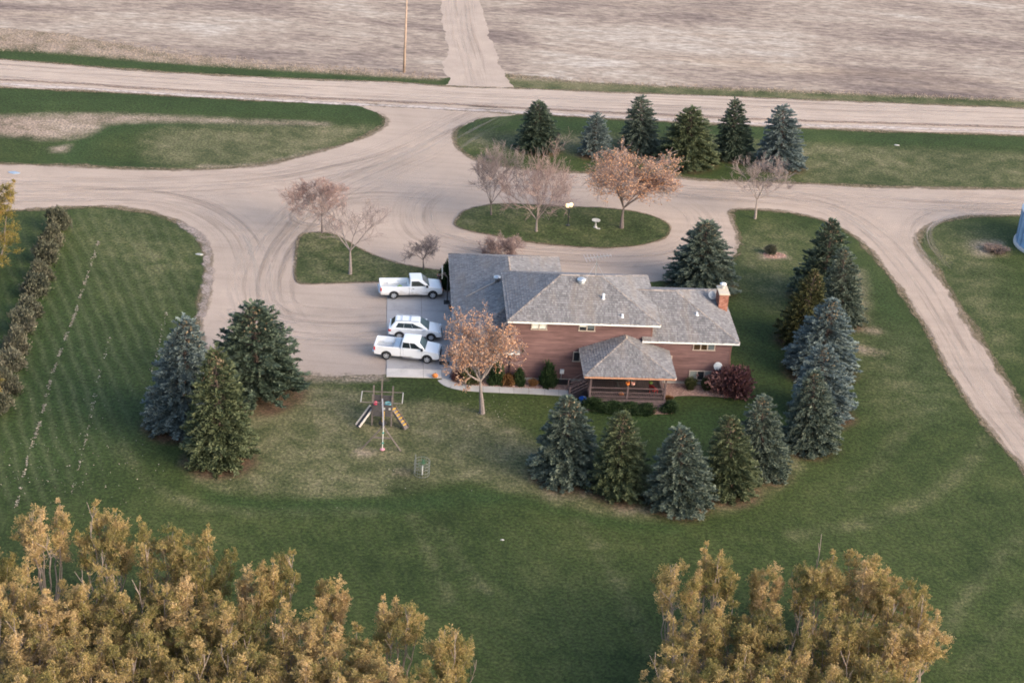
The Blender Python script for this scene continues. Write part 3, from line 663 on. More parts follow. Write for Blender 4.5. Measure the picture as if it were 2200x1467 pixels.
wing_roof = roof_group('wing_roof', [[w00, w10, WR, WL, (WU0, vm, zwr)], [w10, w11, WR], [w11, (11.0, WV1, ZW), (11.0, vm, zwr), WR]],
    [(w10, WR), (w11, WR), (WL, WR)], [(w00, w10), (w10, w11)], 2)
GU0, GU1, GV0, GV1, ZG = -5.93, 4.56, .27, 19.74, 2.9
hg = (GU1 - GU0) / 2; zgr = ZG + PIT * hg; um = GU0 + hg
g00, g01, g11 = (GU0, GV0, ZG), (GU0, GV1, ZG), (GU1, GV1, ZG); GRf, GRb = (um, GV0 + hg, zgr), (um, GV1 - hg, zgr); GE = -.30
garage_roof = roof_group('garage_roof', [[g01, g00, GRf, GRb], [g00, (GE, GV0, ZG), (GE, GV0 + hg - .4, zgr - .18), GRf], [(GU1, 9.2, ZG), g11, GRb, (um, 9.2, zgr)], [g11, g01, GRb]],
    [(g00, GRf), (g01, GRb), (g11, GRb), ((um, 8.0, zgr), GRb)], [(g00, (GE, GV0, ZG)), (g01, g00), (g11, (GU1, 9.8, ZG))], 3)
ZP = 3.33; PU0, PU1, PV0 = 4.9, 12.7, -4.3; PA = (8.8, -.1, 4.78); PW = (8.8, .62, 4.78)
p00, p10 = (PU0, PV0, ZP), (PU1, PV0, ZP)
orange_trim = plain('orange_garland_trim', (.50, .26, .17), .7, 0, .3, 8)
porch_roof = roof_group('porch_roof', [[p00, p10, PA], [(PU0, .62, ZP), p00, PA, PW], [p10, (PU1, .62, ZP), PW, PA]],
    [(p00, PA), (p10, PA), (PA, PW)], [(p00, p10), ((PU0, .62, ZP), p00), (p10, (PU1, .62, ZP))], 4, .25, None, {0: orange_trim})
# soffits
MB().box(MU0 + .05, MU1 - .05, .05, MV1 - .05, ZM - .20, ZM - .16).build('soffit', soffit_m, main_roof)
MB().box(WU0 + .02, WU1 - .05, WV0 + .05, WV1 - .05, ZW - .20, ZW - .16).build('soffit', soffit_m, wing_roof)
MB().box(GU0 + .05, GE - .02, GV0 + .05, 9.6, ZG - .20, ZG - .16).box(GU0 + .05, GU1 - .05, 9.62, GV1 - .05, ZG - .20, ZG - .16).build('soffit', soffit_m, garage_roof)
MB().box(PU0 + .05, PU1 - .05, PV0 + .05, .58, ZP - .20, ZP - .16).build('soffit', porch_wood, porch_roof)
# vents, flues on the roofs
def on_main(u, v): return (u, v, ZM + PIT * v)
galv = plain('galvanised_metal', (.55, .57, .60), .35, .7); white_pvc = plain('white_plastic_vent', (.72, .72, .72), .5)
x, y, z = on_main(5.01, 4.15)
MB().lathe([(.34, -.15), (.34, .10), (.30, .16), (.42, .20), (.40, .30), (.22, .42), (0, .45)], 14, (x, y, z)).build('turbine_vent', galv, main_roof, True)
for (u, v, r, hh, par, zz) in ((6.83, 2.5, .11, .5, main_roof, None), (8.37, .75, .09, .25, main_roof, None), (15.29, 2.97, .09, .28, wing_roof, ZW + PIT * 2.75)):
    z = ZM + PIT * v if zz is None else zz
    MB().lathe([(.2, -.1), (.16, .04), (r, .07), (r, hh), (r * .8, hh)], 10, (u, v, z)).build('vent_pipe', white_pvc, par, True)
MB().lathe([(.22, -.25), (.2, .35), (.34, .36), (.34, .50), (.1, .62)], 12, (-1.9, 10.3, 4.75)).build('flue_cap', galv, garage_roof, True)
MB().beam((-4.7, 9.45, 3.56), (-2.1, 10.2, 4.76), .07, .05).build('flashing_strip', frame_m, garage_roof)

# walls with lap siding
def lap_wall(name, a, b, z0, z1, out, lap=.19, parent=house):
    """vertical wall from a to b (u,v), boards lapped towards 'out' (unit u,v)"""
    mb = MB(); a = Vector(a); b = Vector(b); o = Vector(out); z = z0
    while z < z1 - .01:
        t = min(z + lap, z1)
        q0, q1, r0, r1 = a + o * .030, b + o * .030, a + o * .006, b + o * .006
        mb.add([(q0.x, q0.y, z), (q1.x, q1.y, z), (r1.x, r1.y, t), (r0.x, r0.y, t), (a.x, a.y, z), (b.x, b.y, z)], [(0, 1, 2, 3), (4, 5, 1, 0)])
        z = t
    i = -o * .12; c, d = a + i, b + i
    mb.add([(a.x, a.y, z0), (b.x, b.y, z0), (b.x, b.y, z1), (a.x, a.y, z1), (c.x, c.y, z0), (d.x, d.y, z0), (d.x, d.y, z1), (c.x, c.y, z1)], [(0, 1, 2, 3), (4, 7, 6, 5), (0, 3, 7, 4), (1, 5, 6, 2), (3, 2, 6, 7), (0, 4, 5, 1)])
    w = mb.build(name, siding, parent); return w
FV = .62
wall_m = lap_wall('front_wall', (-.96, FV), (11.05, FV), .32, ZM - .18, (0, -1))
wall_g = lap_wall('garage_wall', (-5.33, FV + .16), (-.96, FV + .16), .32, ZG - .18, (0, -1))
wall_w = lap_wall('wing_wall', (11.05, FV + .10), (18.18, FV + .10), .32, ZW - .18, (0, -1))
lap_wall('side_wall', (18.18, FV + .12), (18.18, 10.0), .32, ZW - .18, (1, 0)); lap_wall('side_wall', (11.05, FV + .01), (11.05, 9.1), 4.2, ZM - .18, (1, 0))
lap_wall('side_wall', (-.96, 9.1), (-.96, FV + .01), 2.6, ZM - .18, (-1, 0))
gw = lap_wall('garage_wall', (-5.33, 19.1), (-5.33, FV + .18), .10, ZG - .18, (-1, 0))
lap_wall('back_wall', (18.18, 10.0), (11.05, 10.0), .32, ZW - .18, (0, 1)); lap_wall('back_wall', (11.05, 9.1), (-.96, 9.1), .32, ZM - .18, (0, 1))
lap_wall('back_wall', (3.96, 19.1), (-5.33, 19.1), .32, ZG - .18, (0, 1)); lap_wall('side_wall', (3.96, 9.1), (3.96, 19.1), .32, ZG - .18, (1, 0))
MB().box(-5.30, -.96, FV + .20, FV + .5, -.3, .34).box(-.96, 11.05, FV + .04, FV + .4, -.3, .335).box(11.05, 18.14, FV + .14, FV + .5, -.3, .335).box(17.9, 18.15, FV + .5, 9.9, -.3, .33).build('foundation', found_m, house)
corner = plain('corner_trim', (.16, .082, .068), .8)
for (u, v, z1) in ((-.985, FV - .035, ZM - .2), (11.06, FV - .035, ZM - .2), (18.20, FV + .07, ZW - .2), (-5.36, FV + .12, ZG - .2)):
    MB().box(u - .06, u + .06, v - .012, v + .10, .33, z1).build('corner_trim', corner, house)

def window(u0, u1, z0, z1, v, panes, glass, par):
    """frame proud of the siding, panes set back inside it"""
    f = MB(); y0, y1 = v - .075, v + .02; t = .07
    f.box(u0 - t, u1 + t, y0, y1, z1, z1 + t).box(u0 - t - .04, u1 + t + .04, y0 - .035, y1, z0 - .06, z0).box(u0 - t, u0, y0, y1, z0, z1).box(u1, u1 + t, y0, y1, z0, z1)
    w = (u1 - u0) / panes
    for k in range(1, panes): f.box(u0 + k * w - .045, u0 + k * w + .045, y0 + .004, y1, z0, z1)
    o = f.build('window', frame_m, par)
    for k in range(panes):
        a, b = u0 + k * w + (.045 if k else 0), u0 + (k + 1) * w - (.045 if k < panes - 1 else 0); g = glass[k]
        if isinstance(g, tuple):     # blind over the upper part, dark below
            MB().box(a, b, v - .036, v - .02, z0 + (z1 - z0) * g[1], z1).build('blind', g[0], o); MB().box(a, b, v - .034, v - .022, z0, z0 + (z1 - z0) * g[1]).build('pane', glass_dark, o)
        else: MB().box(a, b, v - .036, v - .02, z0, z1).build('pane', g, o)
    return o
white_blind = curtain('white_blind', (.76, .76, .71)); grey_glass = plain('grey_glass', (.13, .155, .165), .08, 0, .2, 1, spec=.7)
brown_glass = plain('brown_glass', (.055, .035, .02), .1, 0, .3, 1, spec=.6); pale_cur = curtain('pale_curtain', (.25, .27, .25))
window(.62, 1.85, 5.12, 5.86, FV, 2, [(white_blind, .08), (white_blind, .08)], wall_m)
window(4.75, 6.02, 5.12, 5.86, FV, 2, [(white_blind, .45), (grey_glass, .25)], wall_m)
window(14.92, 16.72, 3.50, 4.16, FV + .10, 3, [brown_glass, brown_glass, grey_glass], wall_w)
window(14.85, 16.78, .52, 1.34, FV + .10, 3, [(pale_cur, .12), glass_dark, (pale_cur, .12)], wall_w)
window(4.45, 4.95, 2.1, 2.95, FV, 1, [glass_dark], wall_m)
window(12.75, 13.05, 2.25, 2.75, FV + .10, 1, [glass_dark], wall_w)
# patio door behind the porch
MB().box(8.4, 10.5, FV - .075, FV + .02, .92, 3.02).build('patio_door', frame_m, wall_m)
for a in (8.5, 9.5): MB().box(a, a + .9, FV - .085, FV - .078, 1.0, 2.92).build('pane', glass_dark, wall_m)
# garage doors on the drive side
gdm = plain('brown_garage_door', (.15, .085, .07), .6)
for a, b in ((2.0, 7.0), (8.2, 13.2), (14.3, 17.3)):
    d = MB().box(-5.40, -5.37, a, b, .10, 2.3).build('garage_door', gdm, gw)
    for r_ in range(4):
        n_ = int((b - a) / 1.2)
        for q in range(n_):
            y0 = a + .1 + q * (b - a - .1) / n_; MB().box(-5.425, -5.40, y0, y0 + (b - a - .1) / n_ - .1, .18 + r_ * .53, .62 + r_ * .53).build('door_panel', gdm, d)
# wreath and meter box belong to the wall
wr = MB()
for k in range(60):
    a = k / 60 * 2 * math.pi; r = .30 + rnd.uniform(-.06, .06); x0, z0 = -.28 + math.cos(a) * r, 3.05 + math.sin(a) * r
    wr.tube([(x0, FV - .05, z0), (x0 + rnd.uniform(-.1, .1), FV - .14, z0 + rnd.uniform(-.1, .1))], [.045, .01], 4)
tag(wr.build('wreath', plain('dried_wreath', (.12, .085, .06), .9, 0, .3), None, loc=HO), 'round dried twig wreath hung on the cedar wall left of the porch', 'wreath').rotation_euler = (0, 0, PHI)
mbx = thing('meter_box', 'small white utility box on the lower wall beside the porch stairs', 'utility box', HO, PHI)
MB().box(3.35, 3.7, FV - .19, FV - .03, .85, 1.25).build('cabinet', white_pvc, mbx, bevel=.02); MB().tube([(3.5, FV - .06, .85), (3.5, FV - .06, .0)], .03, 6).build('conduit', galv, mbx)
MB().box(2.95, 4.35, -.05, FV - .04, -.1, .22).build('window_well', plain('black_window_well', (.018, .018, .02), .5), house)

# chimney: bricks proud of the mortar
def chimney():
    u0, u1, v0, v1, z0, z1 = 17.75, 18.58, 5.95, 7.6, 4.0, 6.28
    ch = MB().box(u0 + .012, u1 - .012, v0 + .012, v1 - .012, -.2, z1 - .02).build('chimney', mortar, house)
    me = MB().box(0, .20, 0, .02, 0, .06).build('brick', brick_m, ch); me.hide_render = False; first = me; data = me.data; used = False
    bw, bh = .215, .078
    big = MB(); small = []
    z = z0; row = 0
    while z < z1 - .05:
        for face in range(4):
            ln = (u1 - u0) if face in (0, 2) else (v1 - v0); nb = int(round(ln / bw)); w = ln / nb; off = (w / 2 if row % 2 else 0)
            for k in range(-1, nb + 1):
                a, b = max(0, k * w + off), min(ln, (k + 1) * w + off)
                if b - a < .04: continue
                g = .006; a += g; b -= g; d0 = rnd.uniform(.0, .006)
                if face == 0: big.box(u0 + a, u0 + b, v0 - d0, v0 + .03, z + g, z + bh - g, rnd.random())
                elif face == 2: big.box(u0 + a, u0 + b, v1 - .03, v1 + d0, z + g, z + bh - g, rnd.random())
                elif face == 1: big.box(u1 - .03, u1 + d0, v0 + a, v0 + b, z + g, z + bh - g, rnd.random())
                else: big.box(u0 - d0, u0 + .03, v0 + a, v0 + b, z + g, z + bh - g, rnd.random())
        z += bh; row += 1
    bpy.data.objects.remove(first)
    o = big.build('bricks', toned('chimney_brick', [(0, (.22, .085, .06)), (.5, (.32, .135, .095)), (1, (.41, .20, .15))], .9, 0, .2, .2), ch, tone=True); o['kind'] = 'stuff'
    MB().box(u0 - .07, u1 + .07, v0 - .07, v1 + .07, z1 - .02, z1 + .10).build('chimney_cap', plain('cream_cap', (.52, .45, .36), .85, 0, .12), ch, bevel=.02)
    MB().lathe([(.18, z1 + .1), (.18, z1 + .48), (.30, z1 + .49), (.30, z1 + .55), (.06, z1 + .66)], 12, (u0 + .42, v1 - .5, 0)).build('flue', white_pvc, ch, True)
chimney()

def dish(name, label, loc, rotz, size, tilt, foot):
    t = thing(name, label, 'satellite dish', loc, rotz)
    prof = [(size * k / 6, -.25 * size * (1 - (k / 6) ** 2)) for k in range(7)]; R = Matrix.Rotation(tilt, 4, 'X')
    mb = MB(); mb.lathe(prof + [(size, .015), (size * .96, .02)], 18); mb.v = [tuple(R @ Vector(p)) for p in mb.v]
    mb.build('reflector', plain('pale_dish', (.36, .39, .42), .5), t, True)
    MB().tube([R @ Vector((0, -size * .9, -.02)), R @ Vector((0, -size * .45, size * .75))], .018, 6).build('feed_arm', galv, t)
    e = R @ Vector((0, -size * .45, size * .75)); MB().lathe([(0, -.05), (.05, -.04), (.05, .05), (0, .06)], 8, tuple(e)).build('receiver', galv, t)
    MB().tube([R @ Vector((0, 0, -.25 * size)), R @ Vector((0, 0, -.25 * size)) * .5 + Vector(foot) * .5 + Vector((0, 0, -.1)), foot], .03, 6).build('bracket', galv, t)
dish('satellite_dish', 'round pale satellite dish on the wall above the red bush', HP(17.15, FV - .42, 2.15), PHI, .38, math.radians(68), (0, .46, -.2))
dish('satellite_dish', 'small blue grey satellite dish on the roof beside the brick chimney', HP(17.25, 6.9, 5.75), PHI + .3, .36, math.radians(60), (0, .1, -.68))
# television antenna
an = thing('television_antenna', 'pale wire television antenna on a mast above the main roof ridge', 'antenna', HP(6.3, 4.9, zr), PHI)
wire = plain('aluminium_wire', (.6, .62, .64), .3, .8)
MB().tube([(0, 0, -.4), (0, 0, 1.9)], .025, 6).build('mast', wire, an); MB().beam((-1.1, -.15, 1.7), (1.25, .15, 1.95), .03, .03).build('boom', wire, an)
for k in range(9):
    t = k / 8; c = Vector((-1.05 + 2.25 * t, -.14 + .28 * t, 1.71 + .235 * t)); w = .75 - .45 * t; MB().tube([c + Vector((.12 * w, -w, 0)), c + Vector((-.12 * w, w, 0))], .012, 4).build('element', wire, an)
for s in (-1, 1): MB().tube([(0, 0, 1.3), (s * 1.0, -.6, -.35)], .008, 4).build('guy_wire', wire, an)

# porch
def porch():
    u0, u1, v0, zf = 5.5, 12.1, -3.7, .92
    fl = MB(); n = 34
    porch_d = MB().box(u0, u1, v0 + .02, FV - .05, zf - .22, zf - .05).build('porch_deck', porch_wood, house)
    w = (u1 - u0) / n
    for k in range(n): fl.box(u0 + k * w + .006, u0 + (k + 1) * w - .006, v0 - .03, FV - .06, zf - .045, zf)
    o = fl.build('floor_boards', porch_floor, porch_d); o['kind'] = 'stuff'
    for k in range(3):
        MB().box(u0 - .03, u1 + .03, v0 - .055, v0 - .03, .12 + k * .24, .33 + k * .24).build('skirt_board', rail_wood, porch_d); MB().box(u1 + .03, u1 + .055, v0 - .03, FV - .1, .12 + k * .24, .33 + k * .24).build('skirt_board', rail_wood, porch_d)
    for (u, v) in ((u0 + .08, v0 + .08), ((u0 + u1) / 2, v0 + .08), (u1 - .08, v0 + .08), (u0 + .08, FV - .2), (u1 - .08, FV - .2)):
        MB().box(u - .075, u + .075, v - .075, v + .075, -.05, ZP - .2).build('porch_post', rail_wood, house, bevel=.01)
    rails = [((u0 + .16, v0 + .08), ((u0 + u1) / 2 - .08, v0 + .08)), (((u0 + u1) / 2 + .08, v0 + .08), (u1 - .16, v0 + .08)), ((u1 - .08, v0 + .16), (u1 - .08, FV - .28)), ((u0 + .08, -.9), (u0 + .08, FV - .28)), ((u0 + .08, v0 + .16), (u0 + .08, -2.35))]
    for a, b in rails:
        mb = MB(); a = Vector(a); b = Vector(b)
        for z, hh in ((zf + .95, .06), (zf + .52, .04), (zf + .12, .05)): mb.beam((a.x, a.y, z), (b.x, b.y, z), .07, hh)
        r = mb.build('railing', rail_wood, house); ln = (b - a).length; n = max(2, int(ln / .14)); pk = MB()
        for k in range(1, n):
            p = a + (b - a) * k / n; d = (b - a).normalized() * .055; pk.beam((p.x - d.x, p.y - d.y, zf + .12), (p.x + d.x, p.y + d.y, zf + .52), .03, .03)
        pk.build('pickets', rail_wood, r)['kind'] = 'stuff'
    # stairs down to the walk on the left
    st = MB(); n = 5
    stairs = MB().prism([(u0 - 1.5, 0), (u0, 0), (u0, zf - .1)], -2.3, -2.24).prism([(u0 - 1.5, 0), (u0, 0), (u0, zf - .1)], -1.0, -.94).build('stairs', porch_wood, house)
    for k in range(n): MB().box(u0 - 1.5 + k * .30, u0 - 1.5 + (k + 1) * .30 + .02, -2.32, -.92, .12 + k * .165, .165 + k * .165).build('tread', porch_floor, stairs)
    for v in (-2.3, -.95):
        mb = MB()
        for z in (.95, .62, .3): mb.beam((u0 - 1.5, v, z + .02), (u0, v, z + zf), .06, .07)
        mb.box(u0 - 1.56, u0 - 1.44, v - .05, v + .05, 0, 1.1); mb.build('stair_rail', rail_wood, stairs)
porch()
# things on the porch
pk_m = plain('orange_pumpkin_skin', (.62, .19, .035), .5, 0, .15, 8); stem_m = plain('dry_stem', (.16, .12, .05), .9)
def pumpkin(label, loc, r, mat=None):
    t = thing('pumpkin', label, 'pumpkin', loc); mb = MB(); n, m = 24, 10; vs = []
    for i in range(m + 1):
        th = math.pi * i / m
        for k in range(n):
            a = 2 * math.pi * k / n; rr = r * math.sin(th) * (1 + .07 * math.cos(a * 8)); vs.append((rr * math.cos(a), rr * math.sin(a), r * .8 - r * .8 * math.cos(th) * (1 - .12 * math.sin(th))))
    mb.add(vs, [(i * n + k, i * n + (k + 1) % n, (i + 1) * n + (k + 1) % n, (i + 1) * n + k) for i in range(m) for k in range(n)]); mb.build('rind', mat or pk_m, t, True)
    MB().tube([(0, 0, r * 1.5), (.02, 0, r * 1.75), (.05, .02, r * 1.95)], [r * .16, r * .11, r * .08], 6).build('stem', stem_m, t)
pumpkin('big orange pumpkin at the corner of the pale drive slab', Vector(G(934, 812)) + Vector((0, 0, .05)), .26)
pumpkin('orange pumpkin on the porch floor behind the middle railing post', HP(8.35, -3.2, .92), .22)
pumpkin('orange brown pumpkin in front of the garage doors', HP(-6.0, 4.75, .065), .27, plain('dull_pumpkin', (.45, .16, .06), .6))
def chair(label, loc, rot, mat):
    t = thing('porch_chair', label, 'chair', loc, rot)
    MB().box(-.28, .28, -.27, .27, .40, .45).build('seat', mat, t, bevel=.015); MB().add([(-.28, .24, .45), (.28, .24, .45), (.28, .40, 1.0), (-.28, .40, 1.0), (-.28, .28, .45), (.28, .28, .45), (.28, .44, 1.0), (-.28, .44, 1.0)], [(0, 1, 2, 3), (4, 7, 6, 5), (0, 3, 7, 4), (1, 5, 6, 2), (3, 2, 6, 7), (0, 4, 5, 1)]).build('backrest', mat, t)
    for x in (-.24, .24):
        for y in (-.23, .23): MB().box(x - .025, x + .025, y - .025, y + .025, 0, .40).build('leg', mat, t)
chair('teal porch chair beside the patio door', HP(9.3, -.6, .92), PHI, plain('teal_paint', (.03, .15, .15), .5))
chair('red porch chair at the right railing', HP(11.2, -2.7, .92), PHI + 2.4, plain('red_paint', (.33, .03, .03), .5))
tb = thing('porch_table', 'round dark table in the middle of the porch', 'table', HP(8.2, -1.6, .92), PHI)
MB().lathe([(0, .70), (.55, .70), (.55, .74), (0, .745)], 18).build('table_top', plain('dark_table', (.05, .05, .05), .5), tb); MB().lathe([(.25, 0), (.06, .04), (.05, .70)], 10).build('pedestal', MATS['dark_table'], tb)
def hanging(label, loc, mat, r=.17):
    t = thing('hanging_basket', label, 'hanging basket', loc, PHI); MB().tube([(0, 0, .1), (0, 0, .62)], .012, 4).build('cord', stem_m, t)
    MB().lathe([(.08, -.18), (r, 0), (r * .95, .05), (0, .06)], 12).build('pot', mat, t, True); mb = MB()
    for k in range(50):
        a = rnd.uniform(0, 6.28); e = rnd.uniform(.05, .22); mb.tube([(0, 0, .04), (math.cos(a) * e, math.sin(a) * e, rnd.uniform(-.05, .22))], [.03, .012], 3)
    mb.build('flowers', mat, t)
hanging('orange basket hanging from the middle of the porch eave', HP(8.7, -3.95, 2.52), pk_m)
hanging('pink basket hanging beside the orange one at the porch eave', HP(9.15, -3.95, 2.52), plain('pink_flowers', (.55, .30, .24), .7))
hanging('green fern basket hanging at the right of the porch eave', HP(10.7, -3.6, 2.5), plain('fern_green', (.09, .14, .03), .8), .2)
bt = thing('blue_tub', 'bright blue plastic tub beside the porch stairs', 'tub', HP(5.15, -2.9, .0), PHI)
MB().lathe([(.24, 0), (.36, .34), (.39, .35), (.38, .38), (.33, .36), (.22, .03), (0, .03)], 18).build('tub', plain('blue_plastic', (.03, .15, .55), .4), bt, True)
mat_o = tag(MB().box(-.45, .45, -.3, .3, 0, .02).build('door_mat', plain('dark_mat', (.05, .045, .045), .95), None, loc=HP(-6.65, 3.2, .066)), 'small dark mat lying on the concrete before the garage', 'mat'); mat_o.rotation_euler = (0, 0, PHI)
pl = thing('flower_pot', 'low brown flower pot beside the far garage door post', 'flower pot', HP(-5.75, 13.75, .065), PHI)
MB().lathe([(.2, 0), (.3, .28), (.33, .30), (.27, .28), (0, .24)], 14).build('pot', plain('brown_clay', (.22, .12, .08), .8), pl, True)

# =================================================================== VEHICLES
def paint_mat(name, col, dirt):
    m, nt, b = new_mat(name); o = objco(nt)
    sp = N(nt, 'ShaderNodeSeparateXYZ'); L(nt, o, sp.inputs[0])
    n = noise_tex(nt, mapping(nt, o, (.7, 1, 2)), 1.6, 5, .65)
    k = math_n(nt, 'SUBTRACT', math_n(nt, 'MULTIPLY', n, 1.3), math_n(nt, 'MULTIPLY', sp.outputs[2], .95))
    k = math_n(nt, 'MULTIPLY', math_n(nt, 'ADD', k, dirt), 1.6, True)
    L(nt, mixc(nt, k, col, (.42, .36, .29)), b.inputs['Base Color'])
    L(nt, math_n(nt, 'ADD', math_n(nt, 'MULTIPLY', k, .5), .28), b.inputs['Roughness'])
    b.inputs['Coat Weight'].default_value = .4; b.inputs['Coat Roughness'].default_value = .1
    return m
white_dirty = paint_mat('dusty_white_paint', (.86, .87, .88), .22); white_clean = paint_mat('white_paint', (.88, .89, .90), -.05)
tyre_m = plain('tyre_rubber', (.022, .022, .024), .85); rim_m = plain('alloy_rim', (.60, .61, .63), .4, .3); blackp = plain('black_trim', (.025, .025, .028), .5)
car_glass = plain('car_glass', (.02, .03, .034), .12, 0, .2, .5, spec=.35); wind_glass = plain('windshield_glass', (.10, .15, .17), .05, 0, .2, .5, spec=.8)
red_l = plain('red_tail_light', (.50, .02, .025), .25); clear_l = plain('clear_head_light', (.55, .56, .58), .15, .3); amber_l = plain('amber_lens', (.62, .22, .13), .3); chrome = plain('chrome', (.55, .56, .58), .15, 1.0)
bedliner = plain('bed_liner', (.17, .18, .20), .8); bed_pale = plain('pale_bed_floor', (.52, .53, .53), .6); under_m = plain('underbody_black', (.015, .015, .015), .9)
def arc(cx, r, n=10, z=.39, z0=.42):
    a0 = math.asin(max(-1, min(1, (z0 - z) / r))); return [(cx - r * math.cos(a0 + (math.pi - 2 * a0) * k / n), z + r * math.sin(a0 + (math.pi - 2 * a0) * k / n)) for k in range(n + 1)]
def wheel(par, x, y, side, R=.39, wd=.26, spokes=6, turn=0.0):
    e = bpy.data.objects.new('wheel', None); COL.objects.link(e); e.parent = par; e.location = (x, y, R); e.rotation_euler = (0, 0, turn)
    hw_ = wd / 2; MB().lathe([(R * .62, -hw_), (R * .9, -hw_), (R, -hw_ * .7), (R, hw_ * .7), (R * .9, hw_), (R * .62, hw_)], 24, axis='y', cap=False).build('tyre', tyre_m, e, True)
    s = side; mb = MB(); mb.lathe([(R * .64, s * hw_ * .25), (R * .66, s * hw_ * .96), (R * .58, s * hw_ * .9), (R * .56, s * hw_ * .3)], 24, axis='y', cap=False); mb.lathe([(R * .17, s * hw_ * .2), (R * .17, s * hw_ * .85), (0, s * hw_ * .95)], 12, axis='y')
    for k in range(spokes):
        a = 2 * math.pi * k / spokes + .3; mb.beam((math.cos(a) * R * .1, s * hw_ * .72, math.sin(a) * R * .1), (math.cos(a) * R * .6, s * hw_ * .72, math.sin(a) * R * .6), R * .22, .05, (0, 1, 0))
    mb.build('rim', rim_m, e); MB().lathe([(R * .60, s * hw_ * .15), (0, s * hw_ * .2)], 20, axis='y').build('brake_disc', blackp, e)
def pane_on(c, s0, s1, t0, t1, off, cut=None):
    """quad on the face c=[b0,b1,t1,t0] between parameters, pushed outward by off"""
    b0, b1, q1, q0 = [Vector(p) for p in c]
    def P(s, t): return (b0 * (1 - s) + b1 * s) * (1 - t) + (q0 * (1 - s) + q1 * s) * t
    n = (b1 - b0).cross(q0 - b0).normalized() * off
    pts = [P(s0, t0), P(s1, t0), P(s1 if cut is None else cut, t1), P(s0, t1)]
    return [p + n for p in pts]
def add_pane(name, par, mat, pts, out):
    n = (pts[1] - pts[0]).cross(pts[3] - pts[0]).normalized()
    if n.dot(Vector(out)) < 0: n = -n
    lo = [p - n * .03 for p in pts]; MB().add(pts + lo, [(0, 1, 2, 3), (7, 6, 5, 4), (0, 4, 5, 1), (1, 5, 6, 2), (2, 6, 7, 3), (3, 7, 4, 0)]).build(name, mat, par)
def cabin(t, xb0, xb1, xt0, xt1, zb, zt, wb, wt, paint, seams, name='cab', rnd_=.09, t0=.12):
    B = [(xb0, -wb, zb), (xb1, -wb, zb), (xb1, wb, zb), (xb0, wb, zb)]; T = [(xt0, -wt, zt), (xt1, -wt, zt), (xt1, wt, zt), (xt0, wt, zt)]
    MB().add(B + T, [(0, 3, 2, 1), (4, 5, 6, 7), (0, 1, 5, 4), (1, 2, 6, 5), (2, 3, 7, 6), (3, 0, 4, 7)]).build(name, paint, t, True, bevel=rnd_)
    for s in (-1, 1):
        f = [(xb0, s * wb, zb), (xb1, s * wb, zb), (xt1, s * wt, zt), (xt0, s * wt, zt)]
        for (a, b, cut, g) in seams: add_pane('side_window', t, g, [p + Vector((0, s * .012, .004)) for p in pane_on(f, a, b, t0, .80, 0, cut)], (0, s, .2))
    fr = [(xb1, -wb, zb), (xb1, wb, zb), (xt1, wt, zt), (xt1, -wt, zt)]; dx = Vector((.014, 0, .012))
    add_pane('windshield', t, wind_glass, [p + dx for p in pane_on(fr, .06, .94, .06, .90, 0)], (1, 0, .5))
    rr = [(xb0, wb, zb), (xb0, -wb, zb), (xt0, -wt, zt), (xt0, wt, zt)]
    add_pane('rear_window', t, car_glass, [p + Vector((-.014, 0, .004)) for p in pane_on(rr, .10, .90, .25, .86, 0)], (-1, 0, .1))
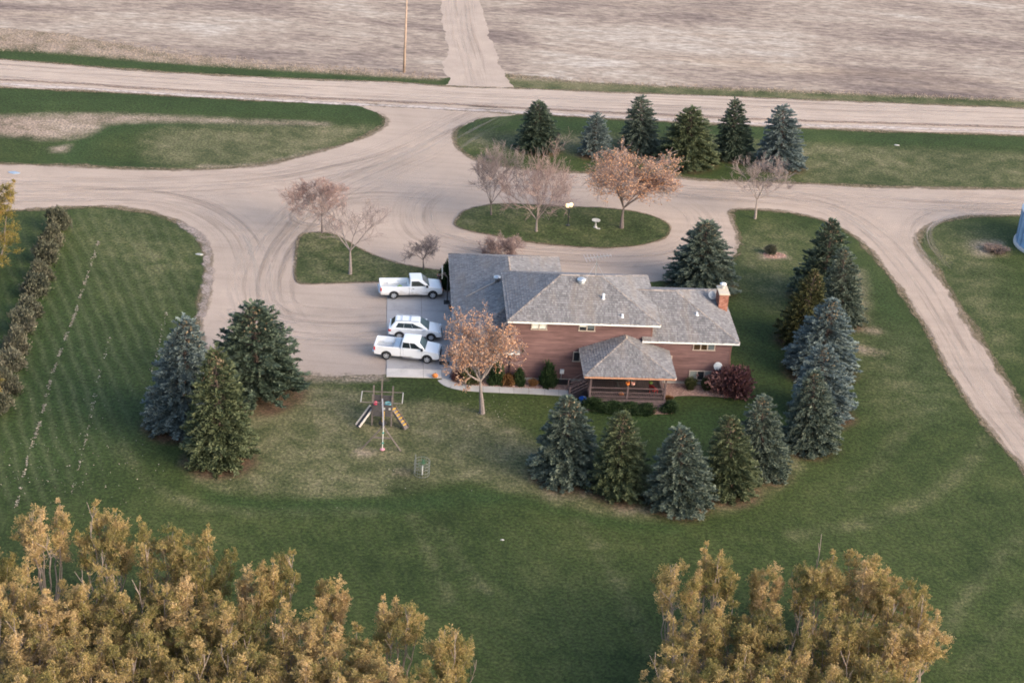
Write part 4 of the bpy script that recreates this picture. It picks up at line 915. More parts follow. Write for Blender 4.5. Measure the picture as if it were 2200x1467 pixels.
def pickup(label, rear_px, front_px, paint, xt, xf, xc, xw, xrf, seams, dark_bumper, quad):
    a, b = G(*rear_px), G(*front_px); d = (b - a).normalized(); left = Vector((-d.y, d.x, 0)); wb_ = (b - a).length
    t = thing('pickup_truck', label, 'pickup truck', (a + b) / 2 + left * .90 + Vector((0, 0, .066)), math.atan2(d.y, d.x)); xa, xb = -wb_ / 2, wb_ / 2; w = .98
    front = [(xc + .02, .45)] + [(xb - .62, .42)] + arc(xb, .48) + [(xf - .22, .46), (xf - .04, .55), (xf, .70), (xf - .02, .98), (xf - .14, 1.10), (xw + .25, 1.20), (xw - .12, 1.25), (xc + .02, 1.26)]
    body = MB().prism(front, -w, w).build('body', paint, t, True, bevel=.05)
    for p in body.data.polygons: p.use_smooth = len(p.vertices) < 6
    side = [(xt, .62), (xt + .06, .48), (xa - .5, .44)] + arc(xa, .48) + [(xc, .45), (xc, 1.28), (xt, 1.28)]
    for s in (-1, 1): MB().prism(side, s * w, s * (w - .12)).build('bed_side', paint, t, bevel=.02)
    MB().box(xt - .03, xt + .07, -w + .13, w - .13, .60, 1.27).build('tailgate', paint, t, bevel=.02)
    MB().box(xt + .07, xc, -w + .12, w - .12, .72, .80).build('bed_floor', bed_pale, t); MB().box(xc - .06, xc - .005, -w + .12, w - .12, .8, 1.27).build('bed_front', paint, t)
    for s in (-1, 1): MB().box(xa - .45, xa + .45, s * (w - .14), s * (w - .32), .80, 1.0).build('wheel_housing', paint, t, bevel=.03)
    MB().box(xt + .3, xf - .3, -.70, .70, .32, .72).build('underbody', under_m, t)
    cabin(t, xc + .03, xw, xc + .12, xrf, 1.24, 1.92, .95, .76, paint, seams)
    for x, tr in ((xa, 0), (xb, 0)):
        for s in (-1, 1): wheel(t, x, s * (.98 - .13), s, .39, .26, 6 if dark_bumper else 5)
    bm_ = blackp if dark_bumper else chrome
    MB().box(xf - .10, xf + .10, -.93, .93, .50, .72).build('front_bumper', bm_, t, bevel=.04); MB().box(xt - .16, xt - .02, -.93, .93, .50, .66).build('rear_bumper', chrome, t, bevel=.03)
    MB().box(xf - .03, xf + .025, -.58, .58, .76, 1.02).build('grille', blackp, t, bevel=.02)
    for s in (-1, 1):
        MB().box(xf - .16, xf + .02, s * .60, s * .95, .78, 1.00).build('headlight', amber_l if dark_bumper else clear_l, t, bevel=.03)
        MB().box(xt - .035, xt + .10, s * .86, s * .995, .85, 1.20).build('tail_light', red_l, t, bevel=.015)
        MB().box(xw - .38, xw - .18, s * .99, s * 1.20, 1.27, 1.46).build('mirror', blackp, t, bevel=.03); MB().box(xc + .30, xc + .48, s * .985, s * 1.01, 1.08, 1.12).build('door_handle', blackp if dark_bumper else paint, t)
        MB().box(xc + .28, xc + .285, s * .978, s * .986, .5, 1.22).build('door_seam', blackp, t); MB().box(xw - .30, xw - .294, s * .978, s * .986, .55, 1.22).build('door_seam', blackp, t)
        if quad: MB().box(xc + .25, xb - .65, s * .90, s * 1.06, .36, .42).build('running_board', chrome, t, bevel=.01)
    return t
SG = [(.10, .80, .52, car_glass)]
t1 = pickup('dusty white regular cab pickup parked farthest from the camera with black bumper', (845.5, 643.5), (929, 643), white_dirty, -3.08, 2.76, -.41, 1.55, .80, [(.10, .86, .62, car_glass)], True, False)
t2 = pickup('clean white extended cab pickup nearest the lawn with chrome wheels', (829.5, 772.7), (916.8, 781.6), white_clean, -2.92, 2.88, -.58, 1.62, 1.02, [(.06, .40, .40, car_glass), (.43, .88, .68, car_glass)], False, True)
def load(name, label, cat, par, loc, rot, parts):
    t = thing(name, label, cat, par.matrix_basis @ Vector(loc), par.rotation_euler.z + rot)
    for nm, mb, mt in parts: mb.build(nm, mt, t, bevel=.01)
bpy.context.view_layer.update()
green_b = plain('green_bag', (.20, .30, .05), .6)
load('sack', 'yellow green sack lying in the bed of the far pickup', 'sack', t1, (-1.25, -.45, .80), .4, [('bag', MB().lathe([(0, 0), (.28, .03), (.34, .16), (.24, .32), (.1, .36), (.12, .42), (0, .43)], 10), green_b)])
load('plank', 'dark plank lying along the bed of the far pickup', 'plank', t1, (-1.35, -.68, .80), .04, [('board', MB().box(-1.0, .9, -.08, .08, 0, .06), bedliner)])
load('tool_box', 'pale tool box across the bed behind the cab of the near pickup', 'tool box', t2, (-.95, 0, 1.0), 0, [('box', MB().box(-.24, .24, -.83, .83, -.2, .22), bed_pale), ('lid', MB().box(-.25, .25, -.84, .84, .225, .30), galv)])
load('bed_mat', 'dark rubber mat on the bed floor of the near pickup', 'mat', t2, (-2.0, -.35, .802), 0, [('mat', MB().box(-.7, .75, -.42, .42, 0, .02), bedliner)])

def suv(label, front_px, heading, wb_):
    f = G(*front_px); d = Vector((math.cos(heading), math.sin(heading), 0)); left = Vector((-d.y, d.x, 0))
    t = thing('suv', label, 'suv', f - d * wb_ / 2 + left * .86 + Vector((0, 0, .066)), heading); xa, xb = -wb_ / 2, wb_ / 2; w = .93; xr, xf = xa - .98, xb + .92; p = white_clean
    out = [(xr + .05, .48), (xa - .5, .40)] + arc(xa, .44, 10, .36, .40) + arc(xb, .44, 10, .36, .40) + [(xf - .2, .38), (xf - .03, .46), (xf, .62), (xf - .08, .80), (xf - .30, .92), (xb + .02, 1.02), (xb - .55, 1.09), (xr + .02, 1.12), (xr, .9), (xr - .02, .62)]
    body = MB().prism(out, -w, w).build('body', p, t, True, bevel=.10)
    for q in body.data.polygons: q.use_smooth = len(q.vertices) < 6
    cabin(t, xr + .04, xb - .18, xr + .62, xb - 1.12, 1.04, 1.70, .91, .64, p, [(.14, .355, .355, car_glass), (.362, .605, .605, car_glass), (.612, .90, .68, car_glass)], 'roof_shell', .15, .20)
    MB().box(xr + .4, xf - .4, -.65, .65, .25, .6).build('underbody', under_m, t)
    for x in (xa, xb):
        for s in (-1, 1): wheel(t, x, s * (w - .10), s, .36, .23, 7)
    add_pane('sunroof', t, plain('sunroof_glass', (.05, .07, .10), .08, 0, .1, 1, spec=.7), [Vector((xb - 1.68, -.34, 1.692)), Vector((xb - 1.25, -.34, 1.692)), Vector((xb - 1.25, .34, 1.692)), Vector((xb - 1.68, .34, 1.692))], (0, 0, 1))
    for s in (-1, 1):
        MB().beam((xr + .6, s * .60, 1.74), (xb - 1.15, s * .60, 1.74), .04, .04).build('roof_rail', galv, t)
        MB().box(xf - .30, xf - .03, s * .55, s * .90, .74, .90).build('headlight', clear_l, t, bevel=.03); MB().box(xr - .03, xr + .22, s * .70, s * .945, .80, .98).build('tail_light', red_l, t, bevel=.02)
        MB().box(xb - .62, xb - .45, s * .93, s * 1.10, 1.08, 1.22).build('mirror', p, t, bevel=.03)
        for k in (.32, .62): MB().box(xr + k * 3.2 + .1, xr + k * 3.2 + .28, s * .932, s * .955, .95, .985).build('door_handle', p, t)
    for xx in (xr + 1.15, xr + 1.95): MB().beam((xx, -.6, 1.77), (xx, .6, 1.77), .05, .035).build('cross_bar', galv, t)
    MB().box(xf - .06, xf + .015, -.45, .45, .60, .76).build('grille', blackp, t, bevel=.02); MB().box(xf - .10, xf + .03, -.85, .85, .40, .56).build('front_bumper', p, t, bevel=.04); MB().box(xr - .05, xr + .1, -.85, .85, .42, .62).build('rear_bumper', p, t, bevel=.04)
suv('white crossover with roof bars and sunroof between the two pickups', (925.5, 733.6), math.radians(2.0), 2.86)

# =================================================================== YARD THINGS
# basketball hoop
hp_ = thing('basketball_hoop', 'dark basketball hoop on a pole beside the garage roof edge', 'basketball hoop', HP(-6.12, 15.0, .065), PHI)
MB().tube([(0, 0, 0), (0, 0, 2.5), (-.35, 0, 3.0)], .055, 8).build('pole', blackp, hp_); MB().box(-.62, -.57, -.6, .6, 2.75, 3.55).build('backboard', plain('grey_backboard', (.35, .38, .38), .4), hp_)
MB().beam((-.3, 0, 2.95), (-.58, 0, 3.05), .12, .25).build('bracket', blackp, hp_); MB().tube([(-.85 + .22 * math.cos(k * math.pi / 8), .22 * math.sin(k * math.pi / 8), 2.9) for k in range(17)], .012, 5).build('rim', pk_m, hp_)
MB().lathe([(.22, 2.9), (.16, 2.6), (.13, 2.45)], 10, (-.85, 0, 0)).build('net', blackp, hp_); MB().box(-.3, .25, -.35, .35, 0, .10).build('base', blackp, hp_, bevel=.03)

# yard lamp, lit
lp = thing('yard_lamp', 'lit black yard lamp on the oval lawn island', 'lamp', Vector(G(1220, 486)) + Vector((0, 0, .07)))
MB().lathe([(.22, 0), (.22, .06), (.12, .10), (.07, .2), (.06, 2.0)], 12).build('post', plain('black_post', (.02, .025, .025), .5), lp)
MB().beam((-.36, 0, 2.04), (.26, 0, 2.11), .05, .05).build('cross_arm', MATS['black_post'], lp)
gm, gnt, gb = new_mat('lit_globe'); gb.inputs['Base Color'].default_value = (.5, .40, .25, 1); gb.inputs['Emission Color'].default_value = (1, .66, .34, 1); gb.inputs['Emission Strength'].default_value = 0.85
for (x, z) in ((-.20, 2.03), (.16, 2.12)):
    MB().lathe([(0, -.02), (.13, .03), (.21, .17), (.2, .30), (.11, .40), (0, .42)], 12, (x, 0, z)).build('globe', gm, lp, True)
pl_ = bpy.data.lights.new('lamp_light', 'POINT'); pl_.energy = 60; pl_.color = (1, .75, .45); pl_.shadow_soft_size = .25; plo = bpy.data.objects.new('lamp_light', pl_); COL.objects.link(plo); plo.parent = lp; plo.location = (0, -.1, 2.95)
bb = thing('bird_bath', 'pale stone bird bath beside the yard lamp', 'bird bath', Vector(G(1279, 490)) + Vector((0, 0, .07))); stone = plain('pale_stone', (.40, .40, .39), .8, 0, .15)
MB().lathe([(.2, 0), (.2, .06), (.1, .12), (.08, .62), (.16, .68)], 14).build('pedestal', stone, bb, True); MB().lathe([(.12, .68), (.42, .78), (.44, .84), (.40, .84), (.1, .74), (0, .74)], 20).build('bowl', stone, bb, True)
tag(MB().box(-.2, .2, -.12, .12, 0, .05).build('paver', stone, None, bevel=.02, loc=Vector(G(1285, 493)) + Vector((0, 0, .07))), 'small white paving stone at the foot of the bird bath', 'paving stone')

# utility pole
up = thing('utility_pole', 'tall orange brown wooden utility pole beyond the gravel road', 'utility pole', G(868, 156)); pole_m = plain('pole_wood', (.34, .25, .195), .9, 0, .25, 2)
MB().tube([(0, 0, -.1), (0, 0, 4.5), (0, 0, 9.3)], [.17, .14, .11], 12).build('pole', pole_m, up, True)
for x in (0,): MB().lathe([(.03, 9.26), (.06, 9.32), (.04, 9.36), (.06, 9.40), (.02, 9.45)], 8, (x, 0, 0)).build('insulator', stone, up)

# play set
def play_set():
    t = thing('play_set', 'wooden play set with swing beam slide and yellow climber on the worn lawn', 'play set', (-10.35, 132.9, 0), math.radians(2)); wd = plain('weathered_play_wood', (.15, .125, .115), .85, 0, .3, 4); dkw = plain('dark_play_panel', (.065, .06, .065), .8, 0, .2); yel = plain('yellow_plastic', (.60, .36, .05), .5); pale = plain('pale_pipe', (.50, .47, .44), .5)
    for (x, y, hh) in ((-.8, -.7, 2.9), (.8, -.7, 2.9), (-.8, .7, 3.0), (.8, .7, 3.0), (-.12, .75, 3.7)): MB().box(x - .06, x + .06, y - .06, y + .06, 0, hh).build('post', wd, t)
    for k in range(9): MB().box(-.80 + k * .18, -.80 + k * .18 + .165, -.74, .74, 1.40, 1.44).build('deck_board', wd, t)
    for (a, b) in (((-.8, -.78), (.8, -.78)), ((-.8, .78), (.8, .78))): MB().box(a[0], b[0], a[1] - .02, a[1] + .02, 1.45, 2.05).build('side_panel', dkw, t)
    MB().box(-.74, .74, -.80, -.765, .95, 1.40).build('side_panel', dkw, t)
    # slide on the left
    def chute(a, b, w, mt, name, edge):
        a = Vector(a); b = Vector(b); d = (b - a).normalized(); r = d.cross(Vector((0, 0, 1))).normalized(); m = MB(); m.beam(a, b, w, .05); o = m.build(name, mt, t)
        for s in (-1, 1): MB().beam(a + r * s * w / 2 + Vector((0, 0, .1)), b + r * s * w / 2 + Vector((0, 0, .1)), .05, .2).build('slide_edge', edge, o)
        return o
    chute((-.85, -.25, 1.45), (-1.95, -1.25, .08), .45, dkw, 'slide', pale)
    c = chute((.85, -.2, 1.45), (2.1, -1.1, .05), .55, wd, 'climber', wd)
    for k in range(6):
        p = Vector((.85, -.2, 1.45)).lerp(Vector((2.1, -1.1, .05)), .08 + k * .15); MB().beam(p + Vector((-.16, -.22, .07)), p + Vector((.16, .22, .07)), .11, .05).build('rung', yel, c)
    # square pipe frame
    z = 2.42; q = [(-1.75, -1.15, z), (1.65, -1.05, z), (1.65, .75, z), (-1.75, .65, z)]
    for i in range(4): MB().tube([q[i], q[(i + 1) % 4]], .035, 6).build('frame_pipe', wd if i % 2 == 0 else pale, t)
    # swing beam and A-frame
    e = (.35, -5.0, 2.45); MB().beam((0, -.6, 2.45), e, .11, .16).build('swing_beam', plain('grey_beam', (.36, .34, .34), .8), t)
    for x in (-1.55, 1.65): MB().beam((.33, -4.85, 2.45), (x + .15, -4.55, 0), .10, .10).build('frame_leg', wd, t)
    MB().beam((-.45, -4.7, 1.25), (1.1, -4.7, 1.25), .08, .1).build('cross_brace', wd, t)
    rope = MB().tube([(.34, -5.0, 2.4), (.32, -5.02, .42)], .03, 6).build('rope', plain('white_rope', (.72, .70, .66), .9), t)
    teal = plain('teal_disc_plastic', (.02, .22, .18), .5); MB().lathe([(0, -.02), (.2, -.01), (.2, .03), (0, .05)], 14, (.32, -5.02, .36)).build('disc_seat', plain('pink_disc_plastic', (.75, .30, .36), .5), t, True)
    for zz in (.95, 1.9): MB().lathe([(0, -.06), (.09, -.03), (.09, .05), (0, .08)], 10, (.33, -5.01, zz)).build('rope_knot', teal, t, True)
    MB().lathe([(.0, 0), (.26, .02), (.30, .28), (.26, .30), (.22, .08), (0, .06)], 14, (.45, .05, 1.46)).build('toy_tub', plain('turquoise_tub', (.12, .38, .42), .5), t, True)
    MB().lathe([(0, -.18), (.13, -.12), (.18, 0), (.13, .12), (0, .18)], 12, (-.55, -.82, 2.2)).build('toy_wheel', plain('pink_toy', (.78, .08, .16), .5), t, True)
    MB().beam((.15, -.9, 1.5), (.12, -1.0, .55), .16, .06).build('swing_strap', yel, t); MB().lathe([(.16, .3), (.30, .33), (.34, .42), (.30, .52), (.16, .55)], 16, (.1, -1.0, 0)).build('tyre_swing', tyre_m, t, True)
    for (x, y) in ((.55, -.83), (.1, -.83)): MB().box(x, x + .16, y, y + .02, 1.6, 1.8).build('name_plate', stone, t)
play_set()

# wire cage round a sapling
cg = thing('sapling_cage', 'wire mesh cage round a staked sapling on the lawn', 'plant cage', G(906, 1018)); wm = plain('grey_wire', (.30, .32, .31), .5, .6); mb = MB()
for k in range(18): a = k / 18 * 2 * math.pi; mb.tube([(.62 * math.cos(a), .62 * math.sin(a), 0), (.62 * math.cos(a), .62 * math.sin(a), 1.25)], .012, 4)
for z in (.05, .35, .65, .95, 1.24): mb.tube([(.62 * math.cos(k * math.pi / 12), .62 * math.sin(k * math.pi / 12), z) for k in range(25)], .012, 4)
mb.build('wire_mesh', wm, cg); MB().tube([(-.55, .1, 0), (-.55, .1, 1.7)], .035, 6).build('post', wm, cg); MB().tube([(.05, -.1, 0), (.05, -.1, .85)], .05, 8).build('white_stake', white_pvc, cg)
mb = MB()
for k in range(60): p = Vector((rnd.gauss(.05, .13), rnd.gauss(.05, .13), 1.0 + rnd.gauss(0, .16))); mb.tube([p, p + Vector((rnd.uniform(-.1, .1), rnd.uniform(-.1, .1), .12))], [.03, .005], 3)
mb.build('leaves', plain('sapling_leaf', (.06, .17, .09), .7), cg); MB().tube([(.05, .05, 0), (.05, .05, 1.0)], .02, 5).build('stem', stem_m, cg)

# grain bin at the right edge
def grain_bin():
    c0 = G(2261, 530); t = thing('grain_bin', 'blue grey corrugated steel grain bin at the right edge of the photo', 'grain bin', c0); R = abs(G(2187, 530).x - c0.x); m = plain('blue_galvanised_steel', (.26, .40, .58), .4, .4, .2, 1.5)
    prof = [(R + (.03 if k % 2 else 0), .25 + k * .08) for k in range(46)]; MB().lathe(prof, 64).build('bin_wall', m, t); z1 = prof[-1][1]
    MB().lathe([(R + .12, z1 - .05), (R + .12, z1 + .05), (.45, z1 + R * .55), (.45, z1 + R * .55 + .25), (0, z1 + R * .55 + .3)], 32).build('bin_roof', galv, t); MB().lathe([(R + .30, -.2), (R + .30, .22), (R - .2, .26), (0, .26)], 48).build('concrete_base', conc_pale, t)
    for k in range(24): a = k / 24 * 2 * math.pi; MB().box(R + .03, R + .09, -.04, .04, .25, z1).build('stiffener', m, t).rotation_euler = (0, 0, a)
grain_bin()
# litter
for (px, label, s, mt) in (((1927, 313), 'scrap of white paper in the ditch beside the road', .35, stone), ((430, 547), 'thin white stick lying near the drive on the left lawn', .5, stone), ((30, 372), 'blue grey flattened sack at the edge of the left drive', .8, plain('blue_grey_sack', (.25, .32, .42), .7)), ((1079, 1160), 'tiny white scrap on the open lawn', .16, stone)):
    mb = MB(); n = 9; vs_ = [(s * math.cos(k / n * 6.283) * (.6 + .4 * rnd.random()), s * .45 * math.sin(k / n * 6.283) * (.6 + .4 * rnd.random()), .03 + rnd.uniform(0, .07)) for k in range(n)]
    mb.add(vs_ + [(0, 0, .12)] + [(x, y, 0) for x, y, z in vs_], [(k, (k + 1) % n, n) for k in range(n)] + [(k, k + n + 1, (k + 1) % n + n + 1, (k + 1) % n) for k in range(n)]); tag(mb.build('litter', mt, None, loc=G(*px)), label, 'litter')

# =================================================================== PLANTS
def rvec(n, g): v = g.normal(size=(n, 3)); return v / np.linalg.norm(v, axis=1)[:, None]
def kites(base, dirs, lens, wid, g, flat=None):
    """narrow pointed leaf or needle spray: base, tip, two side points"""
    n = len(base); side = np.cross(dirs, rvec(n, g) if flat is None else flat); side /= np.linalg.norm(side, axis=1)[:, None] + 1e-9
    l = lens[:, None]; w = wid[:, None]; mid = base + dirs * l * .45
    return np.stack([base, mid + side * w, base + dirs * l, mid - side * w], 1)
def tri_tubes(segs):
    """list of (p0,p1,r0,r1) -> triangular prisms (quads)"""
    S = np.array([(*a, *b, r, q) for a, b, r, q in segs], float); p0, p1 = S[:, :3], S[:, 3:6]; d = p1 - p0; d /= np.linalg.norm(d, axis=1)[:, None] + 1e-9
    ref = np.where(np.abs(d[:, 2:3]) > .9, [[1, 0, 0]], [[0, 0, 1]]); x = np.cross(d, ref); x /= np.linalg.norm(x, axis=1)[:, None]; y = np.cross(d, x); q = []
    ring = [(math.cos(a), math.sin(a)) for a in (0, 2.094, 4.189)]
    a = [p0 + (x * c + y * s) * S[:, 6:7] for c, s in ring]; b = [p1 + (x * c + y * s) * S[:, 7:8] for c, s in ring]
    for k in range(3): q.append(np.stack([a[k], a[(k + 1) % 3], b[(k + 1) % 3], b[k]], 1))
    return np.concatenate(q)

bark_spruce = plain('spruce_bark', (.09, .065, .055), .95)
def spruce_mesh(seed, R=2.2, Ht=7.0, shape=1.0, levels=40, rise=0.0):
    g = np.random.default_rng(seed); Q = []; T = []; segs = []
    for li in range(levels):
        t = .015 + .965 * (li / (levels - 1)) ** .95; z = Ht * t
        prof = (1 - t) ** (.62 * shape) * (1 - .25 * math.exp(-t / .05)) ; r = R * max(.05, prof) * g.uniform(.92, 1.06)
        nb = int(5 + 13 * (1 - t) ** .7)
        ph = g.uniform(0, 6.28)
        for k in range(nb):
            a = ph + k * 6.283 / nb + g.normal(0, .12); ln = r * g.choice([g.uniform(.68, .95), g.uniform(.95, 1.18)]); up = .10 + rise + .75 * t ** 2 + g.normal(0, .06 + .15 * rise); droop = -.22 * (1 - t) * ln
            d = np.array([math.cos(a), math.sin(a), 0]); o = np.array([0, 0, max(.05, z + g.normal(0, .13))])
            def pt(s): return o + d * ln * s + np.array([0, 0, up * ln * s * .55 + droop * s * s])
            if li % 2 == 0: segs.append((o, pt(.7), .03, .012))
            ns = max(8, int(13 + 27 * ln)); s = g.uniform(.22, 1.0, ns) ** .7
            bt = g.uniform(.15, .85)
            for sv in s:
                b = pt(sv); sa = a + g.choice([-1, 1]) * g.uniform(.15, 1.05); el = g.normal(.12 + .5 * t, .22); lg = g.uniform(.16, .31) * (1.05 - .4 * t)
                dd = np.array([math.cos(sa) * math.cos(el), math.sin(sa) * math.cos(el), math.sin(el)])
                Q.append((b, dd, lg, lg * g.uniform(.14, .22))); T.append(np.clip(bt + g.normal(0, .15), 0, 1))
    # leader tuft
    for k in range(26):
        z = Ht * g.uniform(.93, 1.0); a = g.uniform(0, 6.28); el = g.uniform(.5, 1.4); Q.append((np.array([0, 0, z]), np.array([math.cos(a) * math.cos(el), math.sin(a) * math.cos(el), math.sin(el)]), .3, .05)); T.append(g.uniform(.4, .9))
    B = np.array([q[0] for q in Q]); D = np.array([q[1] for q in Q]); Ln = np.array([q[2] for q in Q]); Wd = np.array([q[3] for q in Q]); T = np.array(T)
    up = np.tile([[0, 0, 1.0]], (len(B), 1)) + g.normal(0, .25, (len(B), 3))
    f1 = kites(B, D, Ln, Wd, g, up)                                   # lying flat
    f2 = kites(B + g.normal(0, .03, B.shape), D, Ln * .95, Wd * .8, g, None)
    D3 = D + g.normal(0, .45, D.shape); D3 /= np.linalg.norm(D3, axis=1)[:, None]; f3 = kites(B + D * Ln[:, None] * .35, D3, Ln * .75, Wd * .7, g, None)
    fol = np_mesh('foliage', np.concatenate([f1, f2, f3]).reshape(-1, 3), 4, np.concatenate([T, T * .9 + .05, np.clip(T + .15, 0, 1)]), None)
    # cones near the top
    nc = 120; tt = 1 - .22 * g.uniform(0, 1, nc) ** 1.3 - .01; aa = g.uniform(0, 6.28, nc); rr = R * (1 - tt) ** .62 * g.uniform(.6, 1.02, nc); p = np.stack([rr * np.cos(aa), rr * np.sin(aa), tt * Ht + .10], 1)
    dn = np.tile([[0, 0, -1.0]], (nc, 1)) + g.normal(0, .3, (nc, 3)); dn /= np.linalg.norm(dn, axis=1)[:, None]
    cn = np.concatenate([kites(p, dn, np.full(nc, .19), np.full(nc, .042), g) for _ in range(2)]); cones = np_mesh('cones', cn.reshape(-1, 3), 4, np.tile(g.uniform(0, 1, nc), 2), None)
    trunk = MB(); trunk.tube([(0, 0, -.1), (0, 0, Ht * .5), (0, 0, Ht * .97)], [.16, .10, .02], 8)
    tr = bpy.data.meshes.new('trunk'); br = tri_tubes(segs).reshape(-1, 3)
    nv = len(trunk.v); tr.from_pydata(trunk.v + [tuple(p) for p in br], [], trunk.f + [(nv + i, nv + i + 1, nv + i + 2, nv + i + 3) for i in range(0, len(br), 4)])
    tr.materials.append(bark_spruce)
    return fol, cones, tr
ALLM = {}
def needle_mat(name, a, b, c): return toned(name, [(0, a), (.5, b), (1, c)], .65, 0.0, .35, .25)
nm_blue = needle_mat('blue_spruce_needles', (.056, .081, .079), (.124, .164, .158), (.249, .299, .282))
nm_dark = needle_mat('dark_spruce_needles', (.029, .047, .031), (.066, .095, .061), (.136, .172, .118))
nm_green = needle_mat('green_spruce_needles', (.038, .053, .024), (.088, .111, .052), (.175, .199, .104))
nm_grey = needle_mat('grey_green_spruce_needles', (.041, .059, .045), (.099, .130, .097), (.209, .243, .186))
nm_bright = needle_mat('yellow_green_needles', (.030, .036, .012), (.070, .076, .026), (.145, .14, .055))
cone_m = toned('spruce_cones', [(0, (.14, .10, .06)), (.5, (.23, .175, .11)), (1, (.32, .25, .165))], .8)
SPRUCE = [spruce_mesh(101, 2.2, 7.0, 1.0), spruce_mesh(102, 2.2, 7.0, .78), spruce_mesh(103, 2.2, 6.6, .95, 32, .6), spruce_mesh(104, 2.2, 7.0, .9, 38, .25), spruce_mesh(105, 2.2, 7.0, .85, 44, .1), spruce_mesh(106, 2.2, 7.0, 1.1, 36, .35)]
for f, c, t in SPRUCE: f.materials.append(nm_grey); c.materials.append(cone_m)
def set_mat(o, m): o.material_slots[0].link = 'OBJECT'; o.material_slots[0].material = m
def lean_to(root, base, h, top_px):
    """small natural lean so that the tip stands where the photograph shows it"""
    p = PX(base + Vector((0, 0, h))); q = PX(base + Vector((1, 0, h))); dx = (top_px - p[0]) / max(1e-3, q[0] - p[0]); root.rotation_euler.y = max(-.12, min(.12, math.atan2(dx, h)))
def spruce(label, base_px, top_px, width_px, var, mat, cones=True, group=None, name='spruce_tree', cat='tree'):
    g0 = G(*base_px); sc = abs(PX(g0 + Vector((1, 0, 0)))[0] - PX(g0)[0]); R = width_px / 2 / sc * 1.08
    foot = g0 + Vector((0, R * .62, 0)); h = height_to(foot, top_px[1])
    t = thing(name, label, cat, foot, rnd.uniform(0, 6.28), group); t.rotation_euler = (0, 0, 0); lean_to(t, foot, h, top_px[0]); f, c, tr = SPRUCE[var]
    rz = rnd.uniform(0, 6.28)
    for nm, me, mt in (('crown', f, mat), ('cones', c, None), ('trunk', tr, None)):
        if nm == 'cones' and not cones: continue
        o = link(nm, me, t)
        if nm == 'cones': o['kind'] = 'stuff'
        o.scale = (R / 2.2, R / 2.2, h / 7.0); o.rotation_euler = (0, 0, rz)
        if mt: set_mat(o, mt)
    return t
FAR = 'spruces in the far row before the gravel road'
spruce('dark green spruce at the left end of the far row by the road', (1155, 330), (1157, 220), 92, 4, nm_dark, False, FAR)
spruce('smallest blue spruce second from the left in the far row', (1278, 342), (1283, 240), 70, 2, nm_blue, False, FAR)
spruce('slender dark blue spruce third from the left in the far row', (1375, 334), (1378, 209), 82, 1, nm_grey, False, FAR)
spruce('broad olive green spruce in the middle of the far row', (1478, 364), (1487, 234), 122, 4, nm_green, False, FAR)
spruce('dark spruce second from the right in the far row', (1578, 347), (1580, 218), 84, 3, nm_dark, False, FAR)
spruce('blunt topped blue green spruce at the right end of the far row', (1680, 368), (1683, 229), 98, 1, nm_blue, False, FAR)
spruce('large dark blue green spruce behind the chimney end of the house', (1508, 636), (1520, 478), 142, 4, nm_grey, True)
ARC = 'spruces in the curved windbreak right of the house'
spruce('dark pointed spruce at the far end of the curved windbreak', (1768, 660), (1790, 474), 130, 5, nm_dark, True, ARC)
spruce('narrow grey green spruce with brown top, rightmost of the windbreak', (1812, 706), (1808, 536), 90, 1, nm_grey, True, ARC)
spruce('yellow green spruce on the house side of the windbreak', (1722, 748), (1753, 580), 108, 5, nm_bright, True, ARC)
spruce('palest big silver blue spruce in the windbreak', (1766, 822), (1790, 644), 150, 5, nm_blue, True, ARC)
spruce('blue spruce half hidden before the big silver one', (1772, 912), (1770, 746), 132, 3, nm_blue, True, ARC)
spruce('rounded grey green spruce at the bend of the windbreak', (1745, 978), (1750, 800), 118, 4, nm_grey, True, ARC)
spruce('grey green spruce with tan cone top just left of the bend', (1640, 1036), (1633, 853), 112, 1, nm_grey, True, ARC)
spruce('olive green spruce between two bluer ones, near side of the arc', (1572, 1077), (1565, 898), 122, 3, nm_green, True, ARC)
spruce('dark blue green spruce nearest to the camera in the arc', (1462, 1106), (1463, 922), 140, 4, nm_grey, True, ARC)
spruce('green spruce with a bare brown gap, second from the left in the arc', (1332, 1078), (1338, 890), 130, 3, nm_green, True, ARC)
spruce('wide cone topped spruce in front of the porch, left end of the arc', (1218, 1046), (1222, 853), 150, 0, nm_grey, True, ARC)
TRI = 'three spruces by the gravel parking'
spruce('silver blue spruce leftmost of the three by the parking', (378, 938), (400, 686), 152, 4, nm_blue, True, TRI)
spruce('wide dark green spruce against the gravel parking', (542, 874), (545, 646), 202, 2, nm_dark, True, TRI)
spruce('tan tipped green spruce in front of the other two by the parking', (465, 1014), (462, 756), 152, 3, nm_green, True, TRI)

